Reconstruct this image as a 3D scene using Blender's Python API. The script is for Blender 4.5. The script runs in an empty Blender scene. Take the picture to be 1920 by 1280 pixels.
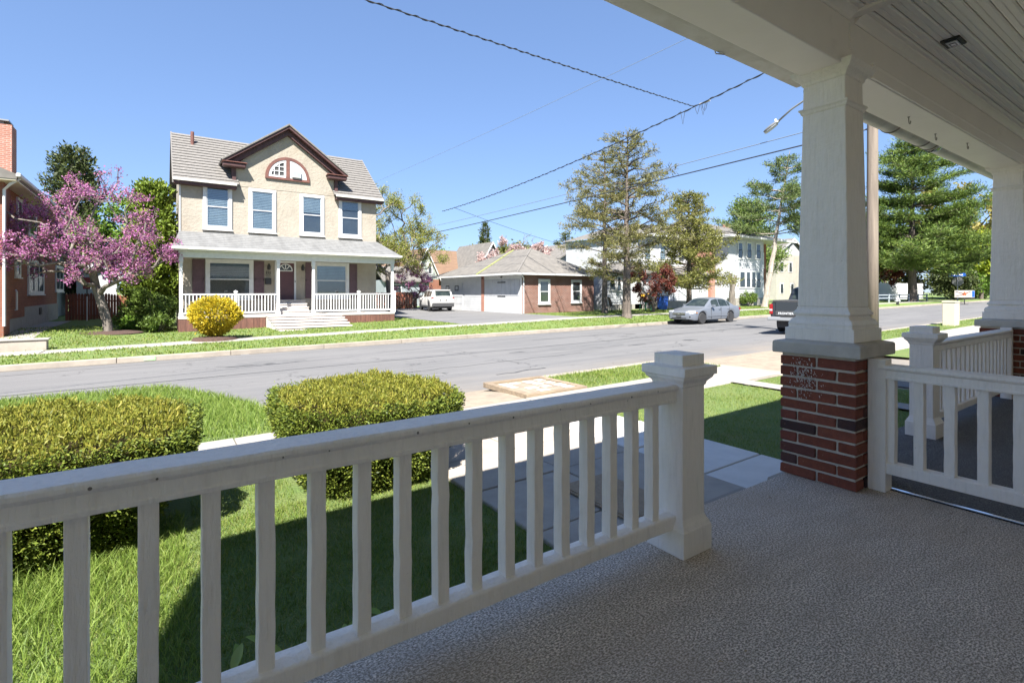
import bpy, bmesh, math, random
import numpy as np
from mathutils import Vector, Matrix
S = bpy.context.scene
C = S.collection
R = math.radians
# ---------------------------------------------------------------- camera
cam_d = bpy.data.cameras.new('camera'); cam = bpy.data.objects.new('camera', cam_d); C.objects.link(cam)
cam.location = (0, 0, 1.11); cam.rotation_euler = (R(90), 0, R(-34.8))
cam_d.sensor_width = 36; cam_d.lens = 956 / 1920 * 36; cam_d.shift_y = -93 / 1920
cam_d.clip_start = .05; cam_d.clip_end = 6000
S.camera = cam
# ---------------------------------------------------------------- sky and sun
SUN = Vector((.50, .655, -1.0)).normalized()
elev = math.asin(-SUN.z); azim = math.atan2(-SUN.x, -SUN.y)
W = bpy.data.worlds.new('World'); S.world = W; W.use_nodes = True
nt = W.node_tree; nt.nodes.clear()
sky = nt.nodes.new('ShaderNodeTexSky'); sky.sky_type = 'NISHITA'; sky.sun_disc = False
sky.sun_elevation = elev; sky.sun_rotation = azim
sky.altitude = 100; sky.air_density = 1.0; sky.dust_density = .1; sky.ozone_density = 3
bg = nt.nodes.new('ShaderNodeBackground'); bg.inputs[1].default_value = .15
wo = nt.nodes.new('ShaderNodeOutputWorld')
gm = nt.nodes.new('ShaderNodeGamma'); gm.inputs[1].default_value = .57
mu = nt.nodes.new('ShaderNodeMixRGB'); mu.blend_type = 'MULTIPLY'; mu.inputs[0].default_value = 1; mu.inputs[2].default_value = (.37, .465, .645, 1)
nt.links.new(sky.outputs[0], gm.inputs[0]); nt.links.new(gm.outputs[0], mu.inputs[1]); nt.links.new(mu.outputs[0], bg.inputs[0]); nt.links.new(bg.outputs[0], wo.inputs[0])
sl = bpy.data.lights.new('sun', 'SUN'); sl.energy = 4.0; sl.angle = R(.55); sl.color = (1, .96, .9)
so = bpy.data.objects.new('sun', sl); C.objects.link(so); so.location = (-20, -30, 40)
so.rotation_euler = SUN.to_track_quat('-Z', 'Y').to_euler()
vs = S.view_settings; vs.view_transform = 'Standard'; vs.look = 'None'; vs.gamma = 1; vs.use_curve_mapping = False
vs.exposure = 2.06
S.cycles.max_bounces = 10; S.cycles.diffuse_bounces = 6; S.cycles.transparent_max_bounces = 12
S.cycles.use_denoising = True
# ---------------------------------------------------------------- helpers
rng = np.random.default_rng(7)
random.seed(5)
ORG = {}
def tag(o, label=None, cat=None, group=None, kind=None):
    if label: o['label'] = label
    if cat: o['category'] = cat
    if group: o['group'] = group
    if kind: o['kind'] = kind
    return o
def thing(name, label, cat, loc=(0, 0, 0), group=None, rz=0):
    o = bpy.data.objects.new(name, None); C.objects.link(o); o.location = loc; o.rotation_euler.z = rz
    o.empty_display_size = .2
    ORG[o] = Vector(loc)
    return tag(o, label, cat, group)
def org(p):
    return ORG.get(p, Vector((0, 0, 0)))
def link(name, me, mat, parent=None):
    o = bpy.data.objects.new(name, me); C.objects.link(o)
    if mat and not me.materials: me.materials.append(mat)
    if parent is not None:
        o.parent = parent; ORG[o] = org(parent)
    return o
class MB:
    def __init__(s): s.v = []; s.f = []
    def add(s, V, F):
        o = len(s.v); s.v += [tuple(p) for p in V]; s.f += [tuple(i + o for i in f) for f in F]; return s
    def box(s, x0, x1, y0, y1, z0, z1):
        return s.add([(x0,y0,z0),(x1,y0,z0),(x1,y1,z0),(x0,y1,z0),(x0,y0,z1),(x1,y0,z1),(x1,y1,z1),(x0,y1,z1)],
                     [(0,3,2,1),(4,5,6,7),(0,1,5,4),(1,2,6,5),(2,3,7,6),(3,0,4,7)])
    def hexa(s, b, t):
        return s.add(list(b) + list(t), [(0,3,2,1),(4,5,6,7),(0,1,5,4),(1,2,6,5),(2,3,7,6),(3,0,4,7)])
    def face(s, *p): return s.add(p, [tuple(range(len(p)))])
    def prism(s, pts, ax, a, b):
        n = len(pts); mp = {'x': lambda p, q: (q, p[0], p[1]), 'y': lambda p, q: (p[0], q, p[1]), 'z': lambda p, q: (p[0], p[1], q)}[ax]
        V = [mp(p, a) for p in pts] + [mp(p, b) for p in pts]
        F = [tuple(range(n)), tuple(range(2*n-1, n-1, -1))] + [(i, i+n, (i+1) % n + n, (i+1) % n) for i in range(n)]
        return s.add(V, F)
    def tube(s, path, r, n=7, cap=True):
        path = [Vector(p) for p in path]; m = len(path); rr = r if isinstance(r, (list, tuple)) else [r] * m
        V = []; prev = None
        for i, p in enumerate(path):
            d = (path[min(i+1, m-1)] - path[max(i-1, 0)]).normalized()
            u = d.cross(Vector((0, 0, 1)))
            if u.length < .05: u = d.cross(Vector((1, 0, 0)))
            u.normalize()
            if prev is not None and u.dot(prev) < 0: u = -u
            prev = u; w = d.cross(u)
            for k in range(n):
                a = 2 * math.pi * k / n; V.append(p + (u * math.cos(a) + w * math.sin(a)) * rr[i])
        F = [(i*n+k, i*n+(k+1) % n, (i+1)*n+(k+1) % n, (i+1)*n+k) for i in range(m-1) for k in range(n)]
        if cap: F += [tuple(range(n)), tuple(range((m-1)*n, m*n))]
        return s.add(V, F)
    def lathe(s, prof, c, n=20, ax='z'):
        V = []
        for (r, h) in prof:
            for k in range(n):
                a = 2 * math.pi * k / n; x, y = r * math.cos(a), r * math.sin(a)
                V.append({'z': (c[0]+x, c[1]+y, c[2]+h), 'y': (c[0]+x, c[1]+h, c[2]+y), 'x': (c[0]+h, c[1]+x, c[2]+y)}[ax])
        m = len(prof)
        F = [(i*n+k, i*n+(k+1) % n, (i+1)*n+(k+1) % n, (i+1)*n+k) for i in range(m-1) for k in range(n)]
        F += [tuple(range(n)), tuple(range((m-1)*n, m*n))]
        return s.add(V, F)
    def sq(s, cx, cy, prof):
        V = []; m = len(prof)
        for (w, z) in prof: V += [(cx-w, cy-w, z), (cx+w, cy-w, z), (cx+w, cy+w, z), (cx-w, cy+w, z)]
        F = [(i*4+k, i*4+(k+1) % 4, (i+1)*4+(k+1) % 4, (i+1)*4+k) for i in range(m-1) for k in range(4)]
        return s.add(V, F + [(3, 2, 1, 0), tuple(range(m*4-4, m*4))])
    def prismj(s, pts, ax, a, b, n, j):
        # extruded section with n rings, each a hair off the true line
        m = len(pts); mp = {'x': lambda p, q: (q, p[0], p[1]), 'y': lambda p, q: (p[0], q, p[1]), 'z': lambda p, q: (p[0], p[1], q)}[ax]; V = []
        for i in range(n + 1):
            q = a + (b - a) * i / n; o = (random.gauss(0, j), random.gauss(0, j))
            V += [mp((p[0] + o[0] + random.gauss(0, j * .4), p[1] + o[1] + random.gauss(0, j * .4)), q) for p in pts]
        F = [tuple(range(m)), tuple(range((n+1)*m-1, n*m-1, -1))] + [(r*m+i, r*m+(i+1) % m, (r+1)*m+(i+1) % m, (r+1)*m+i) for r in range(n) for i in range(m)]
        return s.add(V, F)
    def build(s, name, mat, parent=None, smooth=False, bevel=0, world=True, kind=None):
        me = bpy.data.meshes.new(name); o3 = org(parent) if (world and parent is not None) else Vector((0, 0, 0))
        me.from_pydata([(v[0]-o3.x, v[1]-o3.y, v[2]-o3.z) for v in s.v], [], s.f)
        b = bmesh.new(); b.from_mesh(me); bmesh.ops.recalc_face_normals(b, faces=b.faces); b.to_mesh(me); b.free()
        if smooth:
            for p in me.polygons: p.use_smooth = True
        o = link(name, me, mat, parent)
        if bevel:
            md = o.modifiers.new('bevel', 'BEVEL'); md.width = bevel; md.segments = 2; md.limit_method = 'ANGLE'; md.angle_limit = R(35)
        if kind: o['kind'] = kind
        return o
def copy_tree(o, parent=None):
    c = o.copy(); C.objects.link(c)
    if parent is not None: c.parent = parent
    for ch in o.children: copy_tree(ch, c)
    return c
def npmesh(name, V, F, mat, parent=None, smooth=False, kind=None):
    V = np.asarray(V, np.float32); F = np.asarray(F, np.int32)
    if parent is not None: V = V - np.array(org(parent), np.float32)
    me = bpy.data.meshes.new(name); n, k = F.shape
    me.vertices.add(len(V)); me.vertices.foreach_set('co', V.ravel())
    me.loops.add(n * k); me.loops.foreach_set('vertex_index', F.ravel())
    me.polygons.add(n); me.polygons.foreach_set('loop_start', np.arange(0, n * k, k, dtype=np.int32))
    try: me.polygons.foreach_set('loop_total', np.full(n, k, np.int32))
    except Exception: pass
    if smooth: me.polygons.foreach_set('use_smooth', np.ones(n, bool))
    me.update(calc_edges=True)
    o = link(name, me, mat, parent)
    if kind: o['kind'] = kind
    return o
def surf(name, x0, x1, y0, y1, nx, ny, zf, mat, kind='structure', parent=None):
    xs = np.linspace(x0, x1, nx + 1); ys = np.linspace(y0, y1, ny + 1)
    X, Y = np.meshgrid(xs, ys); Z = np.vectorize(zf)(X, Y)
    V = np.stack([X, Y, Z], -1).reshape(-1, 3); i = np.arange(nx)[None, :] + (nx + 1) * np.arange(ny)[:, None]
    F = np.stack([i, i + 1, i + nx + 2, i + nx + 1], -1).reshape(-1, 4)
    return npmesh(name, V, F, mat, parent, kind=kind)
# ---------------------------------------------------------------- materials
def nodes(name):
    m = bpy.data.materials.new(name); m.use_nodes = True; t = m.node_tree; t.nodes.clear()
    out = t.nodes.new('ShaderNodeOutputMaterial'); return m, t, out
def N(t, typ, **kw):
    n = t.nodes.new('ShaderNode' + typ)
    for k, v in kw.items(): setattr(n, k, v)
    return n
def L(t, a, b): t.links.new(a, b)
def c4(c): return (c[0], c[1], c[2], 1)
def noise(t, co, scale, detail=4, rough=.6):
    n = N(t, 'TexNoise'); n.inputs['Scale'].default_value = scale; n.inputs['Detail'].default_value = detail; n.inputs['Roughness'].default_value = rough
    L(t, co, n.inputs['Vector']); return n.outputs['Fac']
def rmap(t, v, a, b, c=0, d=1):
    n = N(t, 'MapRange'); L(t, v, n.inputs[0])
    for i, x in zip((1, 2, 3, 4), (a, b, c, d)): n.inputs[i].default_value = x
    return n.outputs[0]
def mix(t, f, a, b, mode='MIX'):
    n = N(t, 'MixRGB', blend_type=mode)
    for s, v in zip(n.inputs, (f, a, b)):
        if isinstance(v, (int, float)): s.default_value = v
        elif isinstance(v, tuple): s.default_value = c4(v)
        else: L(t, v, s)
    return n.outputs[0]
def coords(t, stretch=(1, 1, 1), which='Object'):
    tc = N(t, 'TexCoord'); mp = N(t, 'Mapping'); mp.inputs['Scale'].default_value = stretch
    L(t, tc.outputs[which], mp.inputs['Vector']); return mp.outputs[0]
def princ(t, out, col, rough=.6, metal=0, spec=.5, bump=None, bstr=.3, bdist=.01):
    p = N(t, 'BsdfPrincipled'); p.inputs['Roughness'].default_value = rough; p.inputs['Metallic'].default_value = metal
    p.inputs['Specular IOR Level'].default_value = spec
    if isinstance(col, tuple): p.inputs['Base Color'].default_value = c4(col)
    else: L(t, col, p.inputs['Base Color'])
    if bump is not None:
        b = N(t, 'Bump'); b.inputs['Strength'].default_value = bstr; b.inputs['Distance'].default_value = bdist
        L(t, bump, b.inputs['Height']); L(t, b.outputs[0], p.inputs['Normal'])
    L(t, p.outputs[0], out.inputs[0]); return p
def MT(name, c1, c2=None, rough=.6, scale=6, detail=5, lo=.35, hi=.65, stretch=(1, 1, 1), metal=0, spec=.5, bump=0, bscale=40, bdist=.006, dirt=None, rnd=0):
    m, t, out = nodes(name); co = coords(t, stretch)
    col = c1
    if c2 is not None: col = mix(t, rmap(t, noise(t, co, scale, detail), lo, hi), c1, c2)
    if dirt: col = mix(t, rmap(t, noise(t, coords(t), dirt[1], 6, .7), dirt[2], dirt[3], 0, dirt[4]), col, dirt[0])
    if rnd:
        oi = N(t, 'ObjectInfo'); g = N(t, 'HueSaturation'); L(t, rmap(t, oi.outputs['Random'], 0, 1, 1-rnd, 1+rnd), g.inputs['Value'])
        if isinstance(col, tuple): g.inputs['Color'].default_value = c4(col)
        else: L(t, col, g.inputs['Color'])
        col = g.outputs[0]
    bh = noise(t, co, bscale, 4) if bump else None
    princ(t, out, col, rough, metal, spec, bh, bump, bdist); return m
def leafmat(name, cols, trans=.35, rough=.55, spec=.3):
    m, t, out = nodes(name); g = N(t, 'NewGeometry'); r = N(t, 'ValToRGB')
    el = r.color_ramp.elements
    while len(el) < len(cols): el.new(.5)
    for i, c in enumerate(cols): el[i].position = i / max(1, len(cols) - 1); el[i].color = c4(c)
    L(t, g.outputs['Random Per Island'], r.inputs[0])
    p = N(t, 'BsdfPrincipled'); p.inputs['Roughness'].default_value = rough; p.inputs['Specular IOR Level'].default_value = spec
    L(t, r.outputs[0], p.inputs['Base Color'])
    tr = N(t, 'BsdfTranslucent'); L(t, r.outputs[0], tr.inputs[0])
    ms = N(t, 'MixShader'); ms.inputs[0].default_value = trans
    L(t, p.outputs[0], ms.inputs[1]); L(t, tr.outputs[0], ms.inputs[2]); L(t, ms.outputs[0], out.inputs[0]); return m
def brickmat(name, c1, c2, mortar, bw=.21, bh=.068, ms=.008, axis='x', dark=None):
    m, t, out = nodes(name); tc = N(t, 'TexCoord'); sx = N(t, 'SeparateXYZ'); cx = N(t, 'CombineXYZ'); L(t, tc.outputs['Object'], sx.inputs[0])
    L(t, sx.outputs['X' if axis == 'x' else 'Y'], cx.inputs[0]); L(t, sx.outputs['Z'], cx.inputs[1])
    b = N(t, 'TexBrick'); L(t, cx.outputs[0], b.inputs['Vector']); b.inputs['Scale'].default_value = 1
    b.inputs['Brick Width'].default_value = bw; b.inputs['Row Height'].default_value = bh; b.inputs['Mortar Size'].default_value = ms
    b.inputs['Color1'].default_value = c4(c1); b.inputs['Color2'].default_value = c4(c2); b.inputs['Mortar'].default_value = c4(mortar); b.inputs['Bias'].default_value = 0
    col = mix(t, rmap(t, noise(t, tc.outputs['Object'], 1.3, 5), .4, .7, 0, .45), b.outputs['Color'], dark or (c1[0]*.6, c1[1]*.6, c1[2]*.6))
    inv = N(t, 'Math', operation='SUBTRACT'); inv.inputs[0].default_value = 1; L(t, b.outputs['Fac'], inv.inputs[1])
    princ(t, out, col, .85, 0, .3, inv.outputs[0], .6, .01); return m
def glassmat(name, tint=(.75, .8, .82), refl=.09):
    m, t, out = nodes(name); tr = N(t, 'BsdfTransparent'); tr.inputs[0].default_value = c4(tint)
    gl = N(t, 'BsdfGlossy'); gl.inputs['Roughness'].default_value = .03; gl.inputs[0].default_value = (.95, .97, 1, 1)
    ms = N(t, 'MixShader'); ms.inputs[0].default_value = refl
    L(t, tr.outputs[0], ms.inputs[1]); L(t, gl.outputs[0], ms.inputs[2]); L(t, ms.outputs[0], out.inputs[0]); return m
m_ = {}
def oldpaint(name, c1, c2):
    m, t, out = nodes(name); co = coords(t); st = coords(t, (1, 1, .12)); n1 = noise(t, coords(t, (1, 1, .3)), 5, 6)
    col = mix(t, rmap(t, n1, .35, .7), c1, c2)
    col = mix(t, rmap(t, noise(t, st, 55, 4, .7), .5, .8, 0, .42), col, (.62, .57, .51))
    col = mix(t, rmap(t, noise(t, co, 4.5, 7, .75), .62, .85, 0, .4), col, (.52, .47, .41))
    col = mix(t, rmap(t, noise(t, co, 34, 5, .75), .70, .735, 0, .8), col, (.26, .235, .21))
    h = N(t, 'Math', operation='ADD'); L(t, noise(t, st, 70, 4), h.inputs[0]); L(t, noise(t, co, 16, 5), h.inputs[1])
    princ(t, out, col, .5, 0, .4, h.outputs[0], .9, .006); return m
m_['white'] = oldpaint('old_white_paint', (.93, .865, .79), (.87, .81, .74))
m_['white2'] = MT('white_trim_paint', (.56, .56, .556), (.5, .5, .496), .5, 6, dirt=((.4, .37, .33), 2.5, .62, .9, .35))
m_['ceiling'] = MT('ceiling_paint', (.9, .84, .765), (.86, .8, .725), .5, 3, 6, .3, .7, (.15, 1, 1), bump=.15, bscale=18, rnd=.05)
m_['shade_paint'] = MT('beam_paint', (.9, .84, .76), (.85, .79, .71), .5, 2.5, 6, .3, .7, bump=.15, bscale=12, dirt=((.35, .3, .25), 3, .6, .85, .35))
m_['gutter'] = MT('gutter_metal', (.62, .6, .56), (.5, .47, .42), .45, 5, 6, .4, .7, dirt=((.3, .25, .2), 7, .55, .8, .5))
m_['dark'] = MT('dark_iron', (.02, .02, .02), None, .5)
m_['rust'] = MT('old_hook_metal', (.25, .22, .19), (.12, .1, .08), .6, 30)
m_['stone'] = MT('pier_cap_concrete', (.58, .54, .48), (.42, .39, .345), .85, 9, 8, .3, .7, bump=.5, bscale=45, bdist=.008, dirt=((.24, .22, .19), 6, .55, .8, .5))
m_['conc'] = MT('old_concrete', (.36, .315, .26), (.28, .245, .205), .9, 4, 8, .35, .7, bump=.4, bscale=70, bdist=.004, dirt=((.22, .2, .17), 1.6, .55, .8, .4), rnd=.06)
m_['concl'] = MT('pale_concrete', (.3, .28, .25), (.245, .225, .2), .9, 3, 8, .35, .7, bump=.3, bscale=60, bdist=.004, dirt=((.3, .27, .23), 1.2, .58, .85, .35), rnd=.05)
m_['pad'] = MT('painted_step_concrete', (.62, .59, .545), (.54, .515, .475), .8, 5, 8, .35, .7, bump=.4, bscale=60, bdist=.005)
m_['kerb'] = MT('kerb_concrete', (.32, .28, .23), (.24, .21, .175), .9, 3, 8, .35, .7, bump=.4, bscale=40, dirt=((.2, .17, .14), 2, .5, .8, .5), rnd=.06)
m_['mulch'] = MT('mulch', (.1, .055, .04), (.04, .025, .02), .95, 30, 6, bump=1, bscale=45, bdist=.03)
m_['soil'] = MT('dirt', (.28, .23, .17), (.2, .165, .125), .95, 5, 8, bump=.6, bscale=40, bdist=.015)
m_['bark'] = MT('bark', (.16, .13, .105), (.075, .06, .05), .95, 9, 6, .35, .65, (1, 1, .18), bump=1, bscale=22, bdist=.03)
m_['bark_l'] = MT('pale_bark', (.21, .18, .15), (.09, .078, .066), .95, 8, 6, .35, .65, (1, 1, .18), bump=1, bscale=20, bdist=.03)
m_['polew'] = MT('utility_pole_wood', (.24, .195, .155), (.14, .112, .09), .9, 7, 8, .35, .65, (1, 1, .06), bump=.8, bscale=30, bdist=.01, dirt=((.08, .06, .05), 9, .6, .75, .7))
m_['stucco'] = MT('tan_stucco', (.33, .295, .24), (.28, .248, .2), .92, 1.4, 7, .35, .7, bump=1, bscale=7, bdist=.03, dirt=((.2, .15, .1), .9, .52, .8, .6))
m_['maroon'] = MT('maroon_paint', (.075, .032, .03), (.05, .021, .02), .6, 6, 6, dirt=((.3, .2, .17), 5, .62, .85, .4))
m_['rustred'] = MT('rust_red_paint', (.16, .062, .045), (.1, .04, .032), .7, 5)
m_['door'] = MT('maroon_door', (.085, .03, .035), (.07, .026, .03), .45, 4)
m_['shutter'] = MT('plum_shutter', (.1, .055, .065), (.08, .042, .05), .6, 6)
m_['iron'] = m_['dark']
m_['glass'] = glassmat('window_glass')
m_['glassd'] = MT('dark_window_glass', (.035, .045, .055), (.06, .07, .08), .06, 1.5, 3, spec=.9)
m_['blind'] = MT('window_blind', (.34, .37, .4), (.26, .29, .32), .7, 2)
m_['room'] = MT('dim_room', (.05, .05, .055), (.09, .085, .08), .9, 1.2)
m_['brickg'] = brickmat('garage_brick', (.2, .078, .054), (.14, .06, .046), (.27, .225, .195), bw=.24, bh=.085, ms=.012)
m_['brickx'] = brickmat('neighbour_brick', (.3, .105, .063), (.23, .08, .05), (.15, .087, .063), bw=.3, bh=.1, ms=.012, axis='y')
m_['bricky'] = brickmat('neighbour_brick_front', (.27, .1, .06), (.21, .075, .048), (.2, .13, .1), bw=.26, bh=.09, ms=.012)
m_['chimney'] = brickmat('chimney_brick', (.36, .15, .1), (.28, .12, .085), (.42, .32, .27), bw=.24, bh=.085, ms=.012)
m_['siding'] = MT('white_siding', (.46, .468, .48), (.4, .408, .416), .55, 2, 5, dirt=((.45, .44, .42), 1.3, .58, .85, .35))
m_['graysid'] = MT('grey_siding', (.26, .29, .31), (.22, .25, .27), .6, 2)
m_['shing'] = MT('grey_shingles', (.165, .152, .135), (.1, .093, .084), .92, 2.2, 8, .3, .7, (1, 1, 1), bump=.5, bscale=50, dirt=((.14, .13, .12), 1.1, .5, .8, .6))
m_['tile'] = MT('pale_roof_tile', (.18, .168, .154), (.125, .117, .108), .9, 5, 7, .35, .7, (2.2, 1, 1), bump=.4, bscale=30, dirt=((.2, .18, .16), 2, .55, .85, .4))
m_['porchroof'] = MT('porch_roof_felt', (.18, .18, .176), (.12, .12, .117), .92, 3, 8, .3, .7, (1, .3, .3), bump=.5, bscale=40)
m_['brownroof'] = MT('brown_shingles', (.17, .105, .066), (.12, .074, .047), .92, 3, 7, .35, .7, (.4, 1, 2))
m_['lime'] = MT('lime_flashing', (.24, .255, .09), (.19, .195, .075), .6, 3)
m_['fence'] = MT('red_stained_fence', (.26, .085, .045), (.17, .055, .032), .8, 6, 6, .35, .65, (3, 3, .3), bump=.4, bscale=20, rnd=.16)
m_['greyfence'] = MT('weathered_fence', (.36, .33, .29), (.26, .24, .21), .9, 6, 6, .35, .65, (3, 3, .3), rnd=.12)
m_['deckwood'] = MT('weathered_white_deck', (.56, .52, .48), (.42, .385, .355), .8, 4, 8, .35, .7, (.4, 3, 3), dirt=((.28, .22, .18), 3, .5, .8, .5), rnd=.08)
m_['skirt'] = MT('stained_skirt_boards', (.15, .065, .045), (.09, .04, .03), .8, 5, 7, .35, .65, (3, 3, .5), dirt=((.34, .22, .16), 4, .6, .85, .5), rnd=.1)
m_['silver'] = MT('silver_car_paint', (.15, .165, .19), None, .32, metal=.25)
m_['suvw'] = MT('white_car_paint', (.6, .59, .565), None, .25)
m_['truckp'] = MT('charcoal_truck_paint', (.035, .04, .048), None, .2, metal=.3)
m_['plastic'] = MT('black_plastic', (.035, .036, .038), (.05, .05, .052), .65, 12)
m_['rubber'] = MT('tyre_rubber', (.025, .025, .026), None, .85)
m_['alloy'] = MT('alloy_wheel', (.62, .62, .63), None, .28, metal=.9)
m_['chrome'] = MT('chrome', (.8, .8, .82), None, .12, metal=1)
m_['lamp'] = MT('headlamp_lens', (.5, .51, .53), (.3, .32, .35), .1, 20)
m_['tail'] = MT('tail_lamp_red', (.3, .012, .014), (.16, .008, .01), .15, 20)
m_['amber'] = MT('amber_marker', (.6, .22, .03), None, .2)
m_['carglass'] = MT('car_glass', (.012, .018, .018), (.035, .045, .04), .12, 3, spec=.35)
m_['plate'] = MT('licence_plate', (.55, .53, .45), None, .5)
m_['plated'] = MT('dark_plate', (.04, .045, .05), (.1, .1, .1), .4, 30)
m_['blue'] = MT('blue_plastic', (.02, .09, .42), (.015, .07, .34), .45, 4)
m_['green'] = MT('green_plastic', (.03, .2, .1), None, .5)
m_['yellow'] = MT('yellow_plastic', (.62, .36, .03), None, .5)
m_['signblue'] = MT('sign_blue', (.01, .09, .42), None, .4)
m_['signgrey'] = MT('bare_sign_metal', (.25, .255, .26), None, .45, metal=.4)
m_['beige'] = MT('beige_pedestal_metal', (.55, .49, .36), (.5, .45, .33), .6, 3)
m_['orange'] = MT('orange_cloth', (.6, .1, .03), None, .8)
m_['signwhite'] = MT('white_letter', (.85, .85, .85), None, .5)
m_['greytext'] = MT('silver_letter', (.7, .72, .74), None, .35)
m_['wire'] = MT('cable', (.03, .035, .045), None, .6)
m_['wirel'] = MT('bare_wire', (.18, .21, .25), None, .5)
m_['mat'] = MT('brown_mat', (.33, .24, .155), (.25, .18, .115), .95, 40, 5, bump=.6, bscale=90)
m_['plank'] = MT('worn_plank', (.26, .2, .135), (.17, .13, .09), .9, 6, 7, .35, .65, (.5, 3, 3), bump=.5, bscale=30, rnd=.1)
m_['chip'] = MT('pale_stone', (.45, .41, .36), (.38, .34, .3), .9, 8, rnd=.08)
# carpets
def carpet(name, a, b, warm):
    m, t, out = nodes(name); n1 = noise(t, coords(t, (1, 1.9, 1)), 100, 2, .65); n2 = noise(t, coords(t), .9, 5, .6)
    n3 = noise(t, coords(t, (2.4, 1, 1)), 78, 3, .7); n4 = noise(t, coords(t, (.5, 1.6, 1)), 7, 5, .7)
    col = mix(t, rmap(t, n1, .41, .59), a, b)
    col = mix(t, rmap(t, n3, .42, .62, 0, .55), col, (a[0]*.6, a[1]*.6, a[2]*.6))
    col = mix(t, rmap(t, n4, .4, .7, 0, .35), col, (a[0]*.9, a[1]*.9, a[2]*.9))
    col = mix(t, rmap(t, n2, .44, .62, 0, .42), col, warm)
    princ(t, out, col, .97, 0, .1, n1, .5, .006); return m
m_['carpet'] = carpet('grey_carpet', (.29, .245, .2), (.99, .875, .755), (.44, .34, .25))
m_['carpet2'] = carpet('dark_carpet', (.085, .083, .083), (.27, .265, .262), (.14, .135, .13))
# near bricks: every brick is an object, colour by object
def nearbrick():
    m, t, out = nodes('pier_brick'); oi = N(t, 'ObjectInfo'); r = N(t, 'ValToRGB'); el = r.color_ramp.elements
    cs = [(0, (.25, .078, .045)), (.3, (.2, .058, .036)), (.55, (.28, .09, .054)), (.78, (.2, .06, .045)), (.9, (.085, .05, .046)), (1, (.035, .024, .025))]
    while len(el) < len(cs): el.new(.5)
    for e, (p, c) in zip(el, cs): e.position = p; e.color = c4(c)
    L(t, oi.outputs['Random'], r.inputs[0]); co = coords(t)
    col = mix(t, rmap(t, noise(t, co, 22, 6), .4, .75, 0, .5), r.outputs[0], (.1, .035, .028))
    col = mix(t, rmap(t, noise(t, co, 120, 3), .66, .74, 0, .55), col, (.42, .25, .19))
    princ(t, out, col, .85, 0, .3, noise(t, co, 75, 6, .75), 1.0, .007); return m
m_['nbrick'] = nearbrick()
m_['mortar'] = MT('mortar', (.64, .57, .48), (.5, .44, .37), .95, 20, 6, bump=.7, bscale=60, bdist=.006)
m_['splash'] = MT('paint_splash', (.62, .55, .5), None, .8)
# asphalt
def asphalt():
    m, t, out = nodes('old_asphalt'); co = coords(t); big = noise(t, co, .35, 6, .65); st = noise(t, coords(t, (.12, 1.3, 1)), 1.6, 6, .6); fine = noise(t, co, 90, 3, .8)
    col = mix(t, rmap(t, big, .35, .7), (.15, .147, .146), (.115, .113, .113))
    col = mix(t, rmap(t, st, .38, .68, 0, .85), col, (.18, .175, .17))
    col = mix(t, rmap(t, fine, .35, .7, 0, .5), col, (.1, .1, .1))
    v = N(t, 'TexVoronoi', feature='DISTANCE_TO_EDGE'); v.inputs['Scale'].default_value = .42
    w = N(t, 'VectorMath', operation='ADD'); nn = N(t, 'TexNoise'); nn.inputs['Scale'].default_value = 2.2; nn.inputs['Detail'].default_value = 5; L(t, co, nn.inputs['Vector'])
    L(t, co, w.inputs[0]); L(t, nn.outputs['Color'], w.inputs[1]); L(t, w.outputs[0], v.inputs['Vector'])
    cr = rmap(t, v.outputs['Distance'], .004, .012, .8, 0); ms = rmap(t, noise(t, co, .22, 3), .5, .58)
    f = N(t, 'Math', operation='MULTIPLY'); L(t, cr, f.inputs[0]); L(t, ms, f.inputs[1])
    col = mix(t, f.outputs[0], col, (.05, .05, .05))
    # dusty soil washed along the near edge
    sx = N(t, 'SeparateXYZ'); L(t, co, sx.inputs[0]); ed = rmap(t, sx.outputs['Y'], 7.1, 9.4, 1, 0)
    g = N(t, 'Math', operation='MULTIPLY'); L(t, ed, g.inputs[0]); L(t, rmap(t, noise(t, co, .8, 5), .3, .7, 0, .8), g.inputs[1])
    col = mix(t, g.outputs[0], col, (.24, .2, .155))
    princ(t, out, col, .88, 0, .35, fine, .6, .008); return m
m_['asphalt'] = asphalt()
m_['tar'] = MT('tar', (.04, .04, .042), (.08, .08, .08), .7, 3)
m_['lawn'] = MT('lawn_base', (.11, .175, .038), (.155, .2, .055), .95, 2.5, 8, .35, .65, bump=1, bscale=55, bdist=.04, dirt=((.24, .2, .1), .9, .56, .78, .55))
m_['ground'] = MT('far_ground', (.1, .15, .045), (.16, .16, .08), .95, .05, 8)
m_['grass'] = leafmat('grass_blades', [(.09, .15, .022), (.145, .22, .032), (.19, .265, .045), (.235, .29, .06), (.31, .3, .12)], .45)
m_['grasst'] = leafmat('tall_grass_blades', [(.115, .185, .03), (.175, .26, .045), (.225, .31, .06), (.275, .335, .085)], .48)
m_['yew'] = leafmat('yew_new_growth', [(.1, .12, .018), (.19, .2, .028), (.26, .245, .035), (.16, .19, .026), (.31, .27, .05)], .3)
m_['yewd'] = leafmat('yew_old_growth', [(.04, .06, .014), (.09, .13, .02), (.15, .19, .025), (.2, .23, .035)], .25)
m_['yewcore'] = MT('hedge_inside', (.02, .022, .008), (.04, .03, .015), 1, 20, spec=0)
m_['bumper'] = MT('dull_bumper', (.3, .31, .32), None, .4, metal=.4)
m_['patch'] = MT('asphalt_patch', (.1, .1, .1), (.135, .132, .13), .9, 3, 7, bump=.5, bscale=80)
m_['grit'] = MT('gutter_grit', (.15, .13, .105), (.1, .088, .07), .95, 14, 7, bump=.6, bscale=60)
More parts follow.
